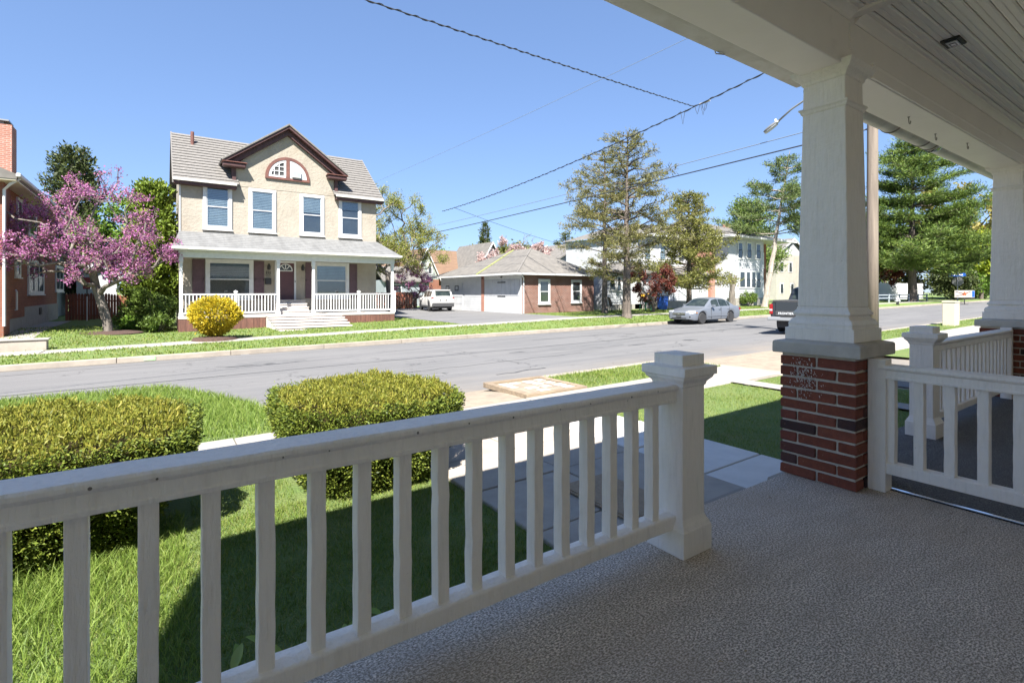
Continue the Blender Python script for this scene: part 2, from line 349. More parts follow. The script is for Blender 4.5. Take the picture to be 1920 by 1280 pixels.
m_['dryleaf'] = leafmat('dry_leaf_bits', [(.3, .2, .1), (.42, .32, .18), (.2, .13, .07), (.5, .45, .32)], .2)
m_['bark_p'] = MT('pale_pine_bark', (.34, .3, .25), (.2, .17, .14), .95, 8, 6, .35, .65, (1, 1, .2), bump=1, bscale=20, bdist=.03)
m_['cream'] = MT('cream_siding_far', (.4, .375, .32), (.34, .32, .28), .7, 2)
# ---------------------------------------------------------------- ground, street, pavements
def zn(x, y=0): return -.50 + .0118 * x
def zroad(x, y):
    t = (y - 7.2) / 12; return (1 - t) * (-.63 + .0115 * x) + t * (-1.01 + .0096 * x)
def zsw(x): return -.75 + .0185 * x if x < 20 else -.38 + .006 * (x - 20)
def sstep(v): v = min(1, max(0, v)); return v * v * (3 - 2 * v)
def zyard(x, y): return zsw(x) + .32 * sstep((y - 22.4) / 8) * sstep((-.5 - x) / 2.5) + .25 * sstep((y - 45) / 30)
def zverge(x, y):
    t = sstep((y - 19.3) / 1.9); return (zroad(x, 19.2) + .15) * (1 - t) + zsw(x) * t
g = surf('ground', -2500, 2500, -2500, 2500, 4, 4, lambda x, y: -2.2, m_['ground'])
road = surf('road', -40, 160, 6.1, 19.22, 100, 8, zroad, m_['asphalt'])
surf('far_lawn', -60, 170, 22.36, 150, 115, 50, zyard, m_['lawn'])
verge = surf('far_verge', -40, 160, 19.34, 21.22, 100, 6, zverge, m_['lawn'])
fsw = surf('far_sidewalk', -40, 160, 21.2, 22.4, 100, 1, lambda x, y: zsw(x) - .03, m_['kerb'])
kb = MB(); kb.box(-40, -13, 19.2, 19.35, -1.6, -1.1); kerb = kb.build('far_kerb', m_['kerb'], kind='structure')
def slab(mb, x0, x1, y0, y1, zt, th, parent, name, mat, bev=.008):
    b = MB(); g = .006
    b.hexa([(x0+g, y0+g, zt(x0, y0)-th), (x1-g, y0+g, zt(x1, y0)-th), (x1-g, y1-g, zt(x1, y1)-th), (x0+g, y1-g, zt(x0, y1)-th)],
           [(x0+g, y0+g, zt(x0, y0)), (x1-g, y0+g, zt(x1, y0)), (x1-g, y1-g, zt(x1, y1)), (x0+g, y1-g, zt(x0, y1))])
    return b.build(name, mat, parent, bevel=bev)
x = -13.0
while x < 110:
    slab(None, x, x + 3, 19.2, 19.35, lambda a, b: zroad(a, 19.2) + .16, .4, kerb, 'kerb_stone', m_['kerb'], .02); x += 3
x = -12.3
while x < 75:
    dz = random.uniform(-.008, .008); slab(None, x, x + 1.55, 21.2, 22.38, lambda a, b: zsw(a) + .015 + dz, .1, fsw, 'slab', m_['concl']); x += 1.55
surf('garage_driveway', 12.6, 20.3, 22.3, 44, 6, 12, lambda x, y: zyard(x, y) + .012, m_['asphalt'])
surf('side_path', -4.9, -3.9, 25.2, 37, 2, 8, lambda x, y: zyard(x, y) + .012, m_['concl'])
# tar seams, cracks in the road
def ribbon(name, pts, w, zoff, mat, parent, zf=zroad):
    b = MB(); V = []
    for i, p in enumerate(pts):
        q = pts[min(i+1, len(pts)-1)]; o = pts[max(i-1, 0)]; d = Vector((q[0]-o[0], q[1]-o[1])).normalized(); n = Vector((-d.y, d.x)) * w * .5 * random.uniform(.6, 1.3)
        V += [(p[0]+n.x, p[1]+n.y, zf(p[0], p[1]) + zoff), (p[0]-n.x, p[1]-n.y, zf(p[0], p[1]) + zoff)]
    b.add(V, [(2*i, 2*i+1, 2*i+3, 2*i+2) for i in range(len(pts)-1)]); return b.build(name, mat, parent)
def wob(x0, y0, x1, y1, n, a): return [(x0+(x1-x0)*i/n, y0+(y1-y0)*i/n+random.uniform(-a, a)) for i in range(n+1)]
ribbon('tar_seam', wob(-8, 13.3, 40, 13.45, 60, .025), .07, .004, m_['tar'], road)
ribbon('tar_seam', wob(-9, 16.9, 1.5, 18.3, 14, .05), .06, .004, m_['tar'], road)
ribbon('tar_seam', wob(2.0, 10.6, 10, 10.9, 18, .08), .035, .004, m_['tar'], road)
ribbon('tar_seam', wob(5.8, 8.9, 7.2, 9.05, 6, .08), .07, .004, m_['tar'], road)
ribbon('tar_seam', wob(12, 15.9, 30, 16.4, 22, .05), .06, .004, m_['tar'], road)
ribbon('tar_seam', [(-1.0, 12.9), (-.9, 12.3), (-1.05, 11.8), (-.95, 11.2), (-1.2, 10.7)], .03, .004, m_['tar'], road)
def blot(name, cx, cy, rx, ry, mat, zo, n=18, j=.25):
    b = MB(); P_ = [(cx + rx*math.cos(2*math.pi*i/n)*(1+random.uniform(-j, j)), cy + ry*math.sin(2*math.pi*i/n)*(1+random.uniform(-j, j))) for i in range(n)]
    c_ = (cx, cy, zroad(cx, cy) + zo); V = [c_] + [(p[0], p[1], zroad(*p) + zo) for p in P_]; b.add(V, [(0, i+1, (i+1) % n + 1) for i in range(n)]); return b.build(name, mat, road)
blot('asphalt_patch', 11.5, 12.2, 1.6, .7, m_['patch'], .003, 8, .08); blot('asphalt_patch', 2.4, 15.6, 1.1, .6, m_['patch'], .003, 8, .08); blot('asphalt_patch', 23, 13.6, 2.2, .5, m_['patch'], .003, 8, .06)
for i in range(9): blot('oil_stain', random.uniform(-2, 26), random.choice((11.2, 12.4, 15.2, 17.4)) + random.uniform(-.2, .2), random.uniform(.12, .4), random.uniform(.08, .2), m_['tar'], .0035, 14, .4)
x = -12.
while x < 60:
    w = random.uniform(2, 4); ribbon('gutter_grit', wob(x, 19.08, x + w, 19.09, 10, .03), random.uniform(.12, .26), .005, m_['grit'], road); x += w * random.uniform(.8, 1.3)
# near side: lawns, sidewalk, verge, aprons
def nearsheet(name, x0, x1, y0, y1, mat, dz=0, n=(8, 4), parent=None): return surf(name, x0, x1, y0, y1, n[0], n[1], lambda x, y: zn(x) + dz, mat, parent=parent)
nearsheet('near_lawn', -14, 2.02, 1.3, 4.9, m_['lawn'])
nearsheet('near_lawn_between_walks', 4.66, 7.82, 1.3, 4.9, m_['lawn'])
nearsheet('near_lawn_beyond_edging', 8.15, 9.45, -8, 4.75, m_['lawn'])
nearsheet('near_lawn_far_right', 13.6, 110, -30, 4.9, m_['lawn'], n=(30, 6))
nearsheet('near_bed', -14, 110, -30, 7.0, m_['soil'], -.06, (40, 10))
surf('near_driveway', 9.9, 13.6, -20, 6.6, 4, 10, lambda x, y: zroad(x, 7.2) + .07 * (6.6 - max(y, 4)) / 2.6 + .02, m_['asphalt'])
vp = [(-30, 6.32), (1.27, 6.32), (1.29, 6.9), (1.2, 7.6), (1.08, 8.2), (.83, 8.9), (.31, 9.6), (-.6, 10.05), (-2, 10.3), (-30, 10.4)]
b = MB(); b.prism(vp, 'z', -1.2, -.49); b.build('near_verge', m_['lawn'], kind='structure')
nearsheet('near_verge_beside_cover', 5.64, 9.35, 6.0, 7.2, m_['lawn'])
nearsheet('near_verge_far_right', 14.2, 110, 6.0, 7.2, m_['lawn'], n=(30, 2))
surf('dirt_apron', 1.2, 5.64, 6.0, 8.2, 14, 12, lambda x, y: zn(x) - .005 - .21 * sstep((y - 6.4) / 1.9), m_['soil'])
nearsheet('concrete_edging', 7.8, 8.17, -2, 4.88, m_['concl'], .03)
b = MB(); b.hexa([(9.3, 4.8, -1), (9.95, 4.8, -1), (9.95, 6.5, -1), (9.3, 7.4, -1)], [(9.3, 4.8, zn(9.3)+.02), (9.95, 4.8, zn(9.3)-.03), (9.95, 6.5, zn(9.3)-.06), (9.3, 7.4, zn(9.3)-.02)])
b.build('apron_edge', m_['kerb'], kind='structure', bevel=.03)
b = MB(); b.box(4.55, 4.56, 7.2, 7.21, -.9, -.8); nk = b.build('near_kerb', m_['kerb'], kind='structure')
for x0, x1 in [(4.6, 7.0), (7.0, 9.35)] + [(14.2 + 3 * i, 17.2 + 3 * i) for i in range(24)]:
    slab(None, x0, x1, 7.2, 7.36, lambda a, b: zn(a) + .01, .35, nk, 'kerb_stone', m_['kerb'], .02)
nsw = nearsheet('near_sidewalk', -14, 9.4, 4.86, 6.01, m_['kerb'], -.03)
x = -8.0
while x < 9.3:
    dz = random.uniform(-.006, .006); slab(None, x, min(9.35, x + 1.24), 4.87, 6.3 if x < 1.0 else 6.0, lambda a, b: zn(a) + .012 + dz, .08, nsw, 'slab', m_['concl']); x += 1.24
x = 13.7
while x < 70:
    slab(None, x, x + 1.5, 4.87, 6.0, lambda a, b: zn(a) + .012, .08, nsw, 'slab', m_['concl']); x += 1.5
# shared front walk: individual slabs
walk = nearsheet('front_walk', 2.0, 4.7, 1.4, 4.88, m_['soil'], -.02)
for ix, (x0, x1) in enumerate([(2.0, 2.9), (2.9, 3.8), (3.8, 4.69)]):
    for iy, (y0, y1) in enumerate([(1.6, 2.62), (2.62, 3.42), (3.42, 4.14), (4.14, 4.87)]):
        dz = random.uniform(-.008, .006); slab(None, x0, x1, y0, y1, lambda a, b: zn(a) + .03 + dz, .1, walk, 'slab', m_['conc'] if ix < 2 else m_['pad'], .01)
# verge cover: timber frame with pale stones set in it
cv = thing('timber_framed_panel', 'worn timber framed panel with pale stone patches lying on the verge', 'panel', (5.0, 6.6, zn(5)))
zc = zn(5) + .0
MB().box(4.5, 5.55, 6.05, 7.12, zc - .03, zc + .02).build('board', m_['soil'], cv)
for a in [(4.42, 5.62, 5.98, 6.07), (4.42, 5.62, 7.1, 7.2), (4.42, 4.53, 6.07, 7.1), (5.52, 5.62, 6.07, 7.1)]:
    MB().box(a[0], a[1], a[2], a[3], zc - .03, zc + .055).build('frame_plank', m_['plank'], cv, bevel=.008)
k = 0
for i in range(4):
    for j in range(4):
        if random.random() < .18: continue
        cx, cy = 4.66 + i * .25 + random.uniform(-.03, .03), 6.2 + j * .25 + random.uniform(-.03, .03); w, h = random.uniform(.07, .11), random.uniform(.06, .1)
        MB().box(cx - w, cx + w, cy - h, cy + h, zc + .021, zc + .034).build('stone_patch', m_['chip'], cv, bevel=.006)
# green spray-paint marks at the kerbs are part of the place
MB().box(-.35, -.05, 19.188, 19.198, zroad(0, 19.2) + .02, zroad(0, 19.2) + .13).build('spray_mark', MT('green_spray', (.25, .5, .2), (.35, .4, .3), .8, 12), kerb)
# ---------------------------------------------------------------- the porch we stand on
PF = MB(); PF.box(-1.35, 9.6, -1.05, 1.60, -.14, -.012); PF.box(-1.3, 9.55, -1.05, 1.54, -.62, -.14)
floor = PF.build('porch_floor', m_['conc'], kind='structure')
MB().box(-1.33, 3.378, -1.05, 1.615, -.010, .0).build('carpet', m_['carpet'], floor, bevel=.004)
MB().box(3.40, 9.58, -1.05, 1.615, -.010, .002).build('carpet', m_['carpet2'], floor, bevel=.004)
MB().box(3.372, 3.384, -1.05, 1.2, -.006, .006).build('carpet_gap', m_['dark'], floor)
MB().box(3.384, 3.404, -1.05, 1.2, -.004, .008).build('metal_edge_strip', m_['chrome'], floor, bevel=.003)
# house wall behind the viewer carries the porch ceiling
HW = MB(); HW.box(-9, 15, -1.3, -1.05, -.7, 4.97); HW.build('house_wall', MT('cream_siding', (.87, .8, .7), (.84, .77, .67), .6, 2), kind='structure')
# ceiling: one board after another
ce = MB(); ce.box(-1.25, 9.6, -1.05, 1.32, 2.765, 2.80); ceil = ce.build('porch_ceiling', m_['shade_paint'], kind='structure')
y = 1.318; bw = .083; proto = None
def board_mesh(x0, x1, first=[None]):
    b = MB(); b.prism([(-bw + .004, 0), (-bw + .004, .02), (-.002, .02), (-.002, 0), (-.012, -.006), (-bw/2 + .008, -.006), (-bw/2 + .003, -.001), (-bw/2 - .001, -.006), (-bw + .014, -.006)], 'x', x0, x1); return b
pb = [board_mesh(-1.25, 3.315), board_mesh(3.385, 9.6)]
for s in range(2):
    yy = y; first = None
    while yy > -.95:
        if first is None: first = pb[s].build('ceiling_board', m_['ceiling'], ceil)
        o = first if yy == y else first.copy()
        if o is not first: C.objects.link(o)
        o.location = (0, yy, 2.745); yy -= bw
MB().box(3.315, 3.385, -1.05, 1.318, 2.722, 2.764).build('ceiling_trim', m_['shade_paint'], ceil, bevel=.006)
for x0, x1 in ((-1.25, 3.314), (3.386, 9.6)):
    b = MB(); b.prism([(1.322, 2.738), (1.322, 2.69), (1.312, 2.69), (1.306, 2.705), (1.29, 2.718), (1.272, 2.728), (1.268, 2.738)], 'x', x0, x1); b.build('cove_moulding', m_['shade_paint'], ceil)
# roof above
rf = MB(); rf.hexa([(-1.24, 1.72, 2.585), (10.2, 1.72, 2.585), (10.2, -1.3, 4.24), (-2.75, -1.3, 4.24)], [(-1.24, 1.75, 2.66), (10.2, 1.75, 2.66), (10.2, -1.3, 4.34), (-2.75, -1.3, 4.34)]); rf.build('porch_roof', m_['shing'], kind='structure')
# beam
bm = MB(); bm.box(-1.25, 9.6, 1.32, 1.55, 2.42, 2.765); beam = bm.build('porch_beam', m_['shade_paint'], kind='structure', bevel=.006)
b = MB(); b.prism([(1.318, 2.425), (1.318, 2.51), (1.308, 2.515), (1.302, 2.505), (1.306, 2.49), (1.308, 2.425)], 'x', 3.61, 9.6); b.build('beam_moulding', m_['shade_paint'], beam)
MB().box(-1.24, 3.64, 1.554, 1.78, 2.522, 2.545).build('eave_soffit', m_['gutter'], beam, bevel=.004); MB().box(3.645, 9.6, 1.554, 1.69, 2.56, 2.58).build('eave_soffit', m_['shade_paint'], beam)
MB().box(-1.25, 9.6, 1.5535, 1.5565, 2.43, 2.52).build('shadow_gap', m_['dark'], beam); MB().box(-1.25, 3.64, 1.565, 1.63, 2.47, 2.521).build('frieze_board', m_['gutter'], beam, bevel=.003); MB().box(3.645, 9.6, 1.565, 1.60, 2.44, 2.559).build('frieze_board', m_['shade_paint'], beam, bevel=.003)
MB().box(3.31, 3.345, 1.312, 1.32, 2.52, 2.75).build('joint_batten', m_['shade_paint'], beam)
# gutter
gt = thing('roof_gutter', 'off white half round gutter hung below the porch eave', 'gutter', (4.0, 1.68, 2.5))
def arc(cy, cz, r, a0, a1, n): return [(cy + r * math.cos(R(a0 + (a1-a0) * i / n)), cz + r * math.sin(R(a0 + (a1-a0) * i / n))) for i in range(n + 1)]
for (x0, x1) in ((3.74, 6.05), (6.12, 9.9)):
    b = MB(); b.prism(arc(1.70, 2.53, .082, 180, 360, 16) + arc(1.70, 2.53, .077, 360, 180, 16), 'x', x0, x1); b.build('trough', m_['gutter'], gt, smooth=False)
for x in (4.35, 5.05, 5.75, 5.95):
    b = MB(); b.prism(arc(1.70, 2.53, .0885, 170, 368, 16) + arc(1.70, 2.53, .0825, 368, 170, 16), 'x', x, x + .018); b.build('bracket', m_['rust'], gt)
b = MB(); b.tube([(5.99, 1.64, 2.48), (6.03, 1.70, 2.44), (6.07, 1.75, 2.46), (6.1, 1.78, 2.5)], .007, 6); b.build('loose_bracket', m_['dark'], gt)
b = MB(); b.tube([(2.70, 1.787, 2.53), (2.71, 1.787, 2.516), (2.76, 1.76, 2.514)], .004, 5); b.build('loose_clip', m_['gutter'], gt)
# ceiling fitting and hooks
cf = thing('ceiling_light_fitting', 'small dark framed rectangular fitting on the board ceiling', 'ceiling light', (4.25, 1.085, 2.739))
MB().box(4.175, 4.325, 1.035, 1.135, 2.724, 2.739).build('frame', m_['dark'], cf, bevel=.004)
MB().box(4.20, 4.30, 1.055, 1.115, 2.716, 2.7245).build('lens', m_['lamp'], cf, bevel=.006)
b = MB(); b.tube([(4.225 + .05 * (i % 2), 1.07 + .03 * (i // 2 % 2), 2.7145) for i in (0, 1, 3, 2, 0)], .002, 4); b.build('rim', m_['rust'], cf)
HK = [('nearest to the brick column', 4.62, 1.44), ('in the middle of the three', 5.3, 1.47), ('farthest along the beam', 5.86, 1.40)]
for i, (s, hx, hy) in enumerate(HK):
    h = thing('ceiling_hook', 'small metal hook under the porch beam, ' + s, 'hook', (hx, hy, 2.418), 'hooks under the porch beam')
    b = MB(); b.tube([(hx, hy, 2.419), (hx, hy, 2.39)] + [(hx + .018 - .018 * math.cos(a), hy, 2.388 - .018 * math.sin(a)) for a in (0, .6, 1.2, 1.8, 2.4, 3, 3.6)], .0032, 6); b.build('shank', m_['rust'], h)
    b = MB(); b.lathe([(.009, 0), (.009, .003)], (hx, hy, 2.4155), 8); b.build('plate', m_['rust'], h)
# ---- columns on brick piers
COLX = (3.375, 7.5)
def column(cx, cy, label):
    t = thing('porch_column', label, 'column', (cx, cy, 0), 'columns on brick piers along the porch')
    pier = MB().box(cx-.2, cx+.2, cy-.2, cy+.2, 0, .737).build('brick_pier', m_['mortar'], t)
    return t, pier
BR = {}
def brick_mesh(l, key):
    if key in BR: return BR[key]
    key = (key, random.randrange(5))
    if key in BR: return BR[key]
    b = MB(); b.box(-l/2, l/2, -.048, .048, -.0262, .0262); me = bpy.data.meshes.new('brick'); me.from_pydata(b.v, [], b.f)
    bb = bmesh.new(); bb.from_mesh(me); bmesh.ops.recalc_face_normals(bb, faces=bb.faces)
    bmesh.ops.bevel(bb, geom=bb.edges[:], offset=.004, segments=1, affect='EDGES')
    for v_ in bb.verts: v_.co += Vector((random.gauss(0, .0011), random.gauss(0, .0008), random.gauss(0, .0011)))
    bb.to_mesh(me); bb.free(); me.materials.append(m_['nbrick']); BR[key] = me; return me
def brickpier(pier, cx, cy):
    hw = .21; ch = .0665; jt = .011; inn = hw - .096 - jt
    def put(l, u, ang, z):
        dx, dy = u, -(hw - .048) - random.uniform(-.002, .003)
        o = bpy.data.objects.new('brick', brick_mesh(round(l, 3), round(l, 3))); C.objects.link(o); o.parent = pier
        o.location = (dx * math.cos(ang) - dy * math.sin(ang), dx * math.sin(ang) + dy * math.cos(ang), z + random.uniform(-.0012, .0012)); o.rotation_euler.z = ang + random.uniform(-.006, .006)
    for c in range(11):
        z = .0035 + c * ch + .0275
        for side in range(4):
            ang = side * math.pi / 2
            if (side % 2 == 1) == (c % 2 == 0): l = hw - jt / 2; put(l, -l/2 - jt/2, ang, z); put(l, l/2 + jt/2, ang, z)
            else: put(2 * inn, 0, ang, z)
def top_parts(t, cx, cy):
    b = MB(); b.sq(cx, cy, [(.241, .740), (.243, .75), (.242, .806), (.235, .812), (.19, .822)]); b.build('stone_cap', m_['stone'], t, bevel=.004)
    b = MB(); b.sq(cx, cy, [(.19, .8225), (.19, .893), (.176, .897), (.176, .912), (.178, .918), (.174, .93), (.165, .945), (.155, .95), (.149, .957), (.146, .963), (.149, .97), (.159, .976), (.159, .985), (.15, .996), (.144, 1.004), (.14, 1.02)]); b.build('base_moulding', m_['white'], t, bevel=.002)
    b = MB(); b.sq(cx, cy, [(.14, 1.02), (.1165, 2.384)]); b.build('shaft', m_['white'], t, bevel=.006)
    b = MB(); b.sq(cx, cy, [(.1186, 2.184), (.126, 2.19), (.13, 2.205), (.1375, 2.213), (.1375, 2.222), (.1182, 2.228)]); b.build('neck_band', m_['white'], t, bevel=.0015)
    b = MB(); b.sq(cx, cy, [(.1172, 2.36), (.124, 2.366), (.126, 2.38), (.135, 2.392), (.15, 2.402), (.163, 2.416), (.169, 2.432), (.172, 2.445)]); b.build('capital', m_['white'], t, bevel=.0015)
for cx, lb in zip(COLX, ('white tapered column on the nearer red brick pier with splashed paint', 'white tapered column on the farther brick pier at the right edge')):
    t, pier = column(cx, 1.435, lb); brickpier(pier, cx, 1.435); top_parts(t, cx, 1.435)
    if cx < 4:
        V = []; F = []
        for i in range(260):
            a = random.gauss(0, 1); c_ = random.gauss(0, 1); yy = 1.50 + a * .042; zz = .60 + c_ * .055
            if not (.47 < zz < .715 and 1.3 < yy < 1.6): continue
            w = random.uniform(.0008, .0045); h = w * random.choice((1, 1, 2.4)); k = len(V)
            V += [(cx - .2152, yy - w, zz - h), (cx - .2152, yy + w*.3, zz - h*.4), (cx - .2152, yy + w, zz + h*.6), (cx - .2152, yy - w*.4, zz + h)]; F.append((k, k+1, k+2, k+3))
        b = MB(); b.add(V, F); o = b.build('paint_splash', m_['splash'], t, kind='stuff')
# ---- railings
def newel(t, cx, cy):
    n = MB(); n.sq(cx, cy, [(.0965, 0), (.0965, .108), (.091, .114), (.088, .125), (.081, .135), (.077, .146), (.0745, .152), (.0745, .705), (.08, .71), (.082, .722), (.09, .732), (.1, .742), (.104, .754), (.113, .757), (.113, .792), (.0745, .797), (.0745, .842), (.0, .851)])
    return n.build('newel_post', m_['white'], t, bevel=.002)
def rail_y(t, x0, x1, cy):     # rails running along X
    b = MB(); b.prismj([(cy-.045, .643), (cy-.046, .655), (cy-.043, .658), (cy-.041, .69), (cy-.05, .694), (cy-.056, .702), (cy-.056, .712), (cy-.05, .719), (cy+.05, .721), (cy+.056, .712), (cy+.056, .702), (cy+.05, .694), (cy+.041, .69), (cy+.045, .643)], 'x', x0, x1, 34, .0006)
    b.build('top_rail', m_['white'], t, bevel=.002)
    b = MB(); b.prismj([(cy-.04, .106), (cy-.041, .156), (cy-.036, .161), (cy, .166), (cy+.04, .16), (cy+.04, .106)], 'x', x0, x1, 30, .0008); b.build('bottom_rail', m_['white'], t, bevel=.003)
def balusters_y(t, xs, cy, w=.0235):
    for i, x in enumerate(xs):
        o = MB(); x += random.gauss(0, .0015); u = .0195; o.prismj([(x-u, cy-w), (x+u, cy-w), (x+u, cy+w), (x-u, cy+w)], 'z', .16, .647, 9, .0006)
        o.build('baluster', m_['white'], t, bevel=.0025)
r1 = thing('porch_railing', 'white wooden railing in the foreground ending at a capped newel post', 'railing', (1.88, 1.42, 0), 'white porch railings')
newel(r1, 1.88, 1.42); rail_y(r1, -.56, 1.806, 1.42)
pxs = [(659, 694), (737, 771), (808, 841), (871, 903), (930, 962), (987, 1017), (1037, 1066), (1085, 1114), (1129, 1157), (1169, 1196), (1208, 1235)]
xs1 = [1.698 - .1226 * i for i in range(18)]
balusters_y(r1, xs1, 1.42)
r2 = thing('porch_railing', 'white railing beyond the divider between the second newel and the far pier', 'railing', (4.88, 1.42, 0), 'white porch railings')
newel(r2, 4.88, 1.42); rail_y(r2, 4.955, 7.23, 1.42); balusters_y(r2, [5.06 + .1226 * i for i in range(18)], 1.42)
MB().box(7.23, 7.285, 1.375, 1.465, 0, .74).build('end_post', m_['white'], r2, bevel=.004)
r3 = thing('porch_railing', 'white divider railing running from the brick pier towards the house', 'railing', (3.345, 1.17, 0), 'white porch railings')
cx = 3.345
MB().box(cx-.045, cx+.045, 1.135, 1.222, 0, .735).build('end_post', m_['white'], r3, bevel=.004)
b = MB(); b.prism([(cx-.043, .628), (cx-.044, .64), (cx-.04, .643), (cx-.039, .676), (cx-.047, .68), (cx-.052, .69), (cx-.05, .702), (cx-.04, .706), (cx+.04, .706), (cx+.05, .702), (cx+.052, .69), (cx+.047, .68), (cx+.039, .676), (cx+.043, .628)], 'y', -1.05, 1.17); b.build('top_rail', m_['white'], r3, bevel=.002)
b = MB(); b.prism([(cx-.036, .105), (cx-.037, .163), (cx-.03, .168), (cx+.036, .165), (cx+.036, .105)], 'y', -1.05, 1.14); b.build('bottom_rail', m_['white'], r3, bevel=.003)
for i in range(17):
    y = 1.122 - .129 * i
    MB().prismj([(cx-.024, y-.022), (cx+.024, y-.022), (cx+.024, y+.022), (cx-.024, y+.022)], 'z', .162, .632, 8, .0006).build('baluster', m_['white'], r3, bevel=.0025)
# ---- steps, mat, plants under the railing
for x0, x1, lb in ((2.02, 3.22, 'low concrete step beside the foreground newel post'), (3.55, 4.72, 'low concrete step of the neighbouring porch beyond the pier')):
    t = thing('porch_step', lb, 'step', (x0, 1.78, -.5), 'concrete porch steps')
    MB().box(x0, x1, 1.605, 1.94, -.6, -.2).build('tread', m_['conc'], t, bevel=.012)
t = thing('door_mat', 'flat brown mat on the concrete walk seen between the balusters', 'mat', (2.85, 2.75, -.43))
MB().box(2.62, 3.08, 2.35, 3.08, zn(3) + .034, zn(3) + .05).build('pile', m_['mat'], t, bevel=.004)
MB().box(2.60, 3.10, 2.33, 3.10, zn(3) + .032, zn(3) + .0415).build('border', m_['mat'], t)

for i in range(11):
    x = -.15 + i * .185 + random.uniform(-.05, .05); z = .7 + random.uniform(-.006, .008); b = MB(); b.lathe([(random.uniform(.002, .0045), 0), (.0015, .0008)], (x, 1.3636, z), 7, 'y'); b.build('nail_head', m_['rust'], r1)
X = np.concatenate([rng.uniform(2.05, 3.1, 22), rng.uniform(-.2, 3.2, 16), rng.uniform(2.9, 3.3, 14)]); Y = np.concatenate([rng.uniform(1.45, 1.6, 22), rng.uniform(.3, 1.35, 16), rng.uniform(.4, 1.2, 14)]); n = len(X)
s_ = rng.uniform(.003, .009, n); a = rng.random(n) * 6.28; V = []; F = []
for i in range(n):
    c_, q_ = math.cos(a[i]), math.sin(a[i]); k = len(V)
    for (u, v, h) in ((-1, 0, .0), (0, .45, .3), (1.2, 0, .1), (0, -.45, .35)): V.append((X[i] + s_[i]*(u*c_ - v*q_), Y[i] + s_[i]*(u*q_ + v*c_), .0025 + s_[i]*h))
    F.append((k, k+1, k+2, k+3))
tag(npmesh('leaf_litter', np.array(V), np.array(F), m_['dryleaf']), 'tiny dry leaf crumbs scattered on the porch carpet', 'litter', None, 'stuff')
# ---------------------------------------------------------------- buildings
def fr(face, P0):                        # u, w(outwards), z -> world, for a wall plane
    if face == '-Y': return lambda u, w, z: (u, P0 - w, z)
    if face == '+X': return lambda u, w, z: (P0 + w, u, z)
    return lambda u, w, z: (P0 - w, u, z)
def fbox(mb, T, u0, u1, w0, w1, z0, z1):
    a = T(u0, w0, z0); b = T(u1, w1, z1); mb.box(min(a[0], b[0]), max(a[0], b[0]), min(a[1], b[1]), max(a[1], b[1]), min(a[2], b[2]), max(a[2], b[2]))
def ring(mb, T, u0, u1, z0, z1, t, w0, w1):
    fbox(mb, T, u0, u0+t, w0, w1, z0, z1); fbox(mb, T, u1-t, u1, w0, w1, z0, z1); fbox(mb, T, u0+t, u1-t, w0, w1, z0, z0+t); fbox(mb, T, u0+t, u1-t, w0, w1, z1-t, z1)
def window(parent, face, P0, u0, u1, z0, z1, trim=.12, mat=None, blind=0, sill=True, mull=0, name='window', glass=None, d=.07):
    T = fr(face, P0); mat = mat or m_['white2']
    b = MB(); ring(b, T, u0, u1, z0, z1, trim, 0, d); o = b.build(name, mat, parent, bevel=.006)
    iu0, iu1, iz0, iz1 = u0+trim, u1-trim, z0+trim, z1-trim; mz = (iz0 + iz1) / 2
    b = MB(); fbox(b, T, iu0, iu1, .004, .012, iz0, iz1); b.build('interior', m_['room'], o)
    if blind:
        b = MB(); n = max(3, int((iz1-iz0) * blind / .085)); top = iz1 - .02
        for i in range(n):
            z = top - i * .085
            if z - .07 < iz0: break
            a = T(iu0+.02, .013, z); c = T(iu1-.02, .013, z); e = T(iu1-.02, .032, z-.072); f = T(iu0+.02, .032, z-.072); b.face(a, c, e, f)
        b.build('blind', m_['blind'], o)
    b = MB(); fbox(b, T, iu0, iu1, .036, .040, iz0, iz1); b.build('pane', glass or m_['glass'], o)
    b = MB(); ring(b, T, iu0, iu1, iz0, mz+.025, .045, .042, d-.008); ring(b, T, iu0, iu1, mz-.025, iz1, .045, .034, .0415)
    for k in range(mull): u = iu0 + (iu1-iu0) * (k+1) / (mull+1); fbox(b, T, u-.04, u+.04, .041, d-.004, iz0, iz1)
    b.build('sash', mat, o)
    if sill:
        b = MB(); fbox(b, T, u0-.04, u1+.04, 0, d+.05, z0-.05, z0); b.build('sill', mat, o)
    return o
def courses(mb, A, B, Cc, D, n, lip=.018):   # lapped courses on the roof plane A-B (eave) D-C (top)
    A, B, Cc, D = map(Vector, (A, B, Cc, D)); nr = (B-A).cross(D-A).normalized()
    if nr.z < 0: nr = -nr
    for i in range(n):
        a, c = i / n, min(1, (i + 1.12) / n)
        p = [A.lerp(D, a) + nr*lip, B.lerp(Cc, a) + nr*lip, B.lerp(Cc, c) + nr*.002, A.lerp(D, c) + nr*.002]
        q = [A.lerp(D, a), B.lerp(Cc, a)]
        k = len(mb.v); mb.add(p + q, [(0, 1, 2, 3), (4, 5, 1, 0)])
def txt(s, size, name, mat, parent, M4, depth=.004):
    cu = bpy.data.curves.new('lettering', 'FONT'); cu.body = s; cu.size = size; cu.extrude = depth; cu.align_x = 'CENTER'; cu.resolution_u = 2
    ob = bpy.data.objects.new('tmp', cu); C.objects.link(ob); dg = bpy.context.evaluated_depsgraph_get(); me = bpy.data.meshes.new_from_object(ob.evaluated_get(dg))
    bpy.data.objects.remove(ob); me.transform(M4); o3 = org(parent); me.transform(Matrix.Translation(-o3)); me.materials.clear(); return link(name, me, mat, parent)
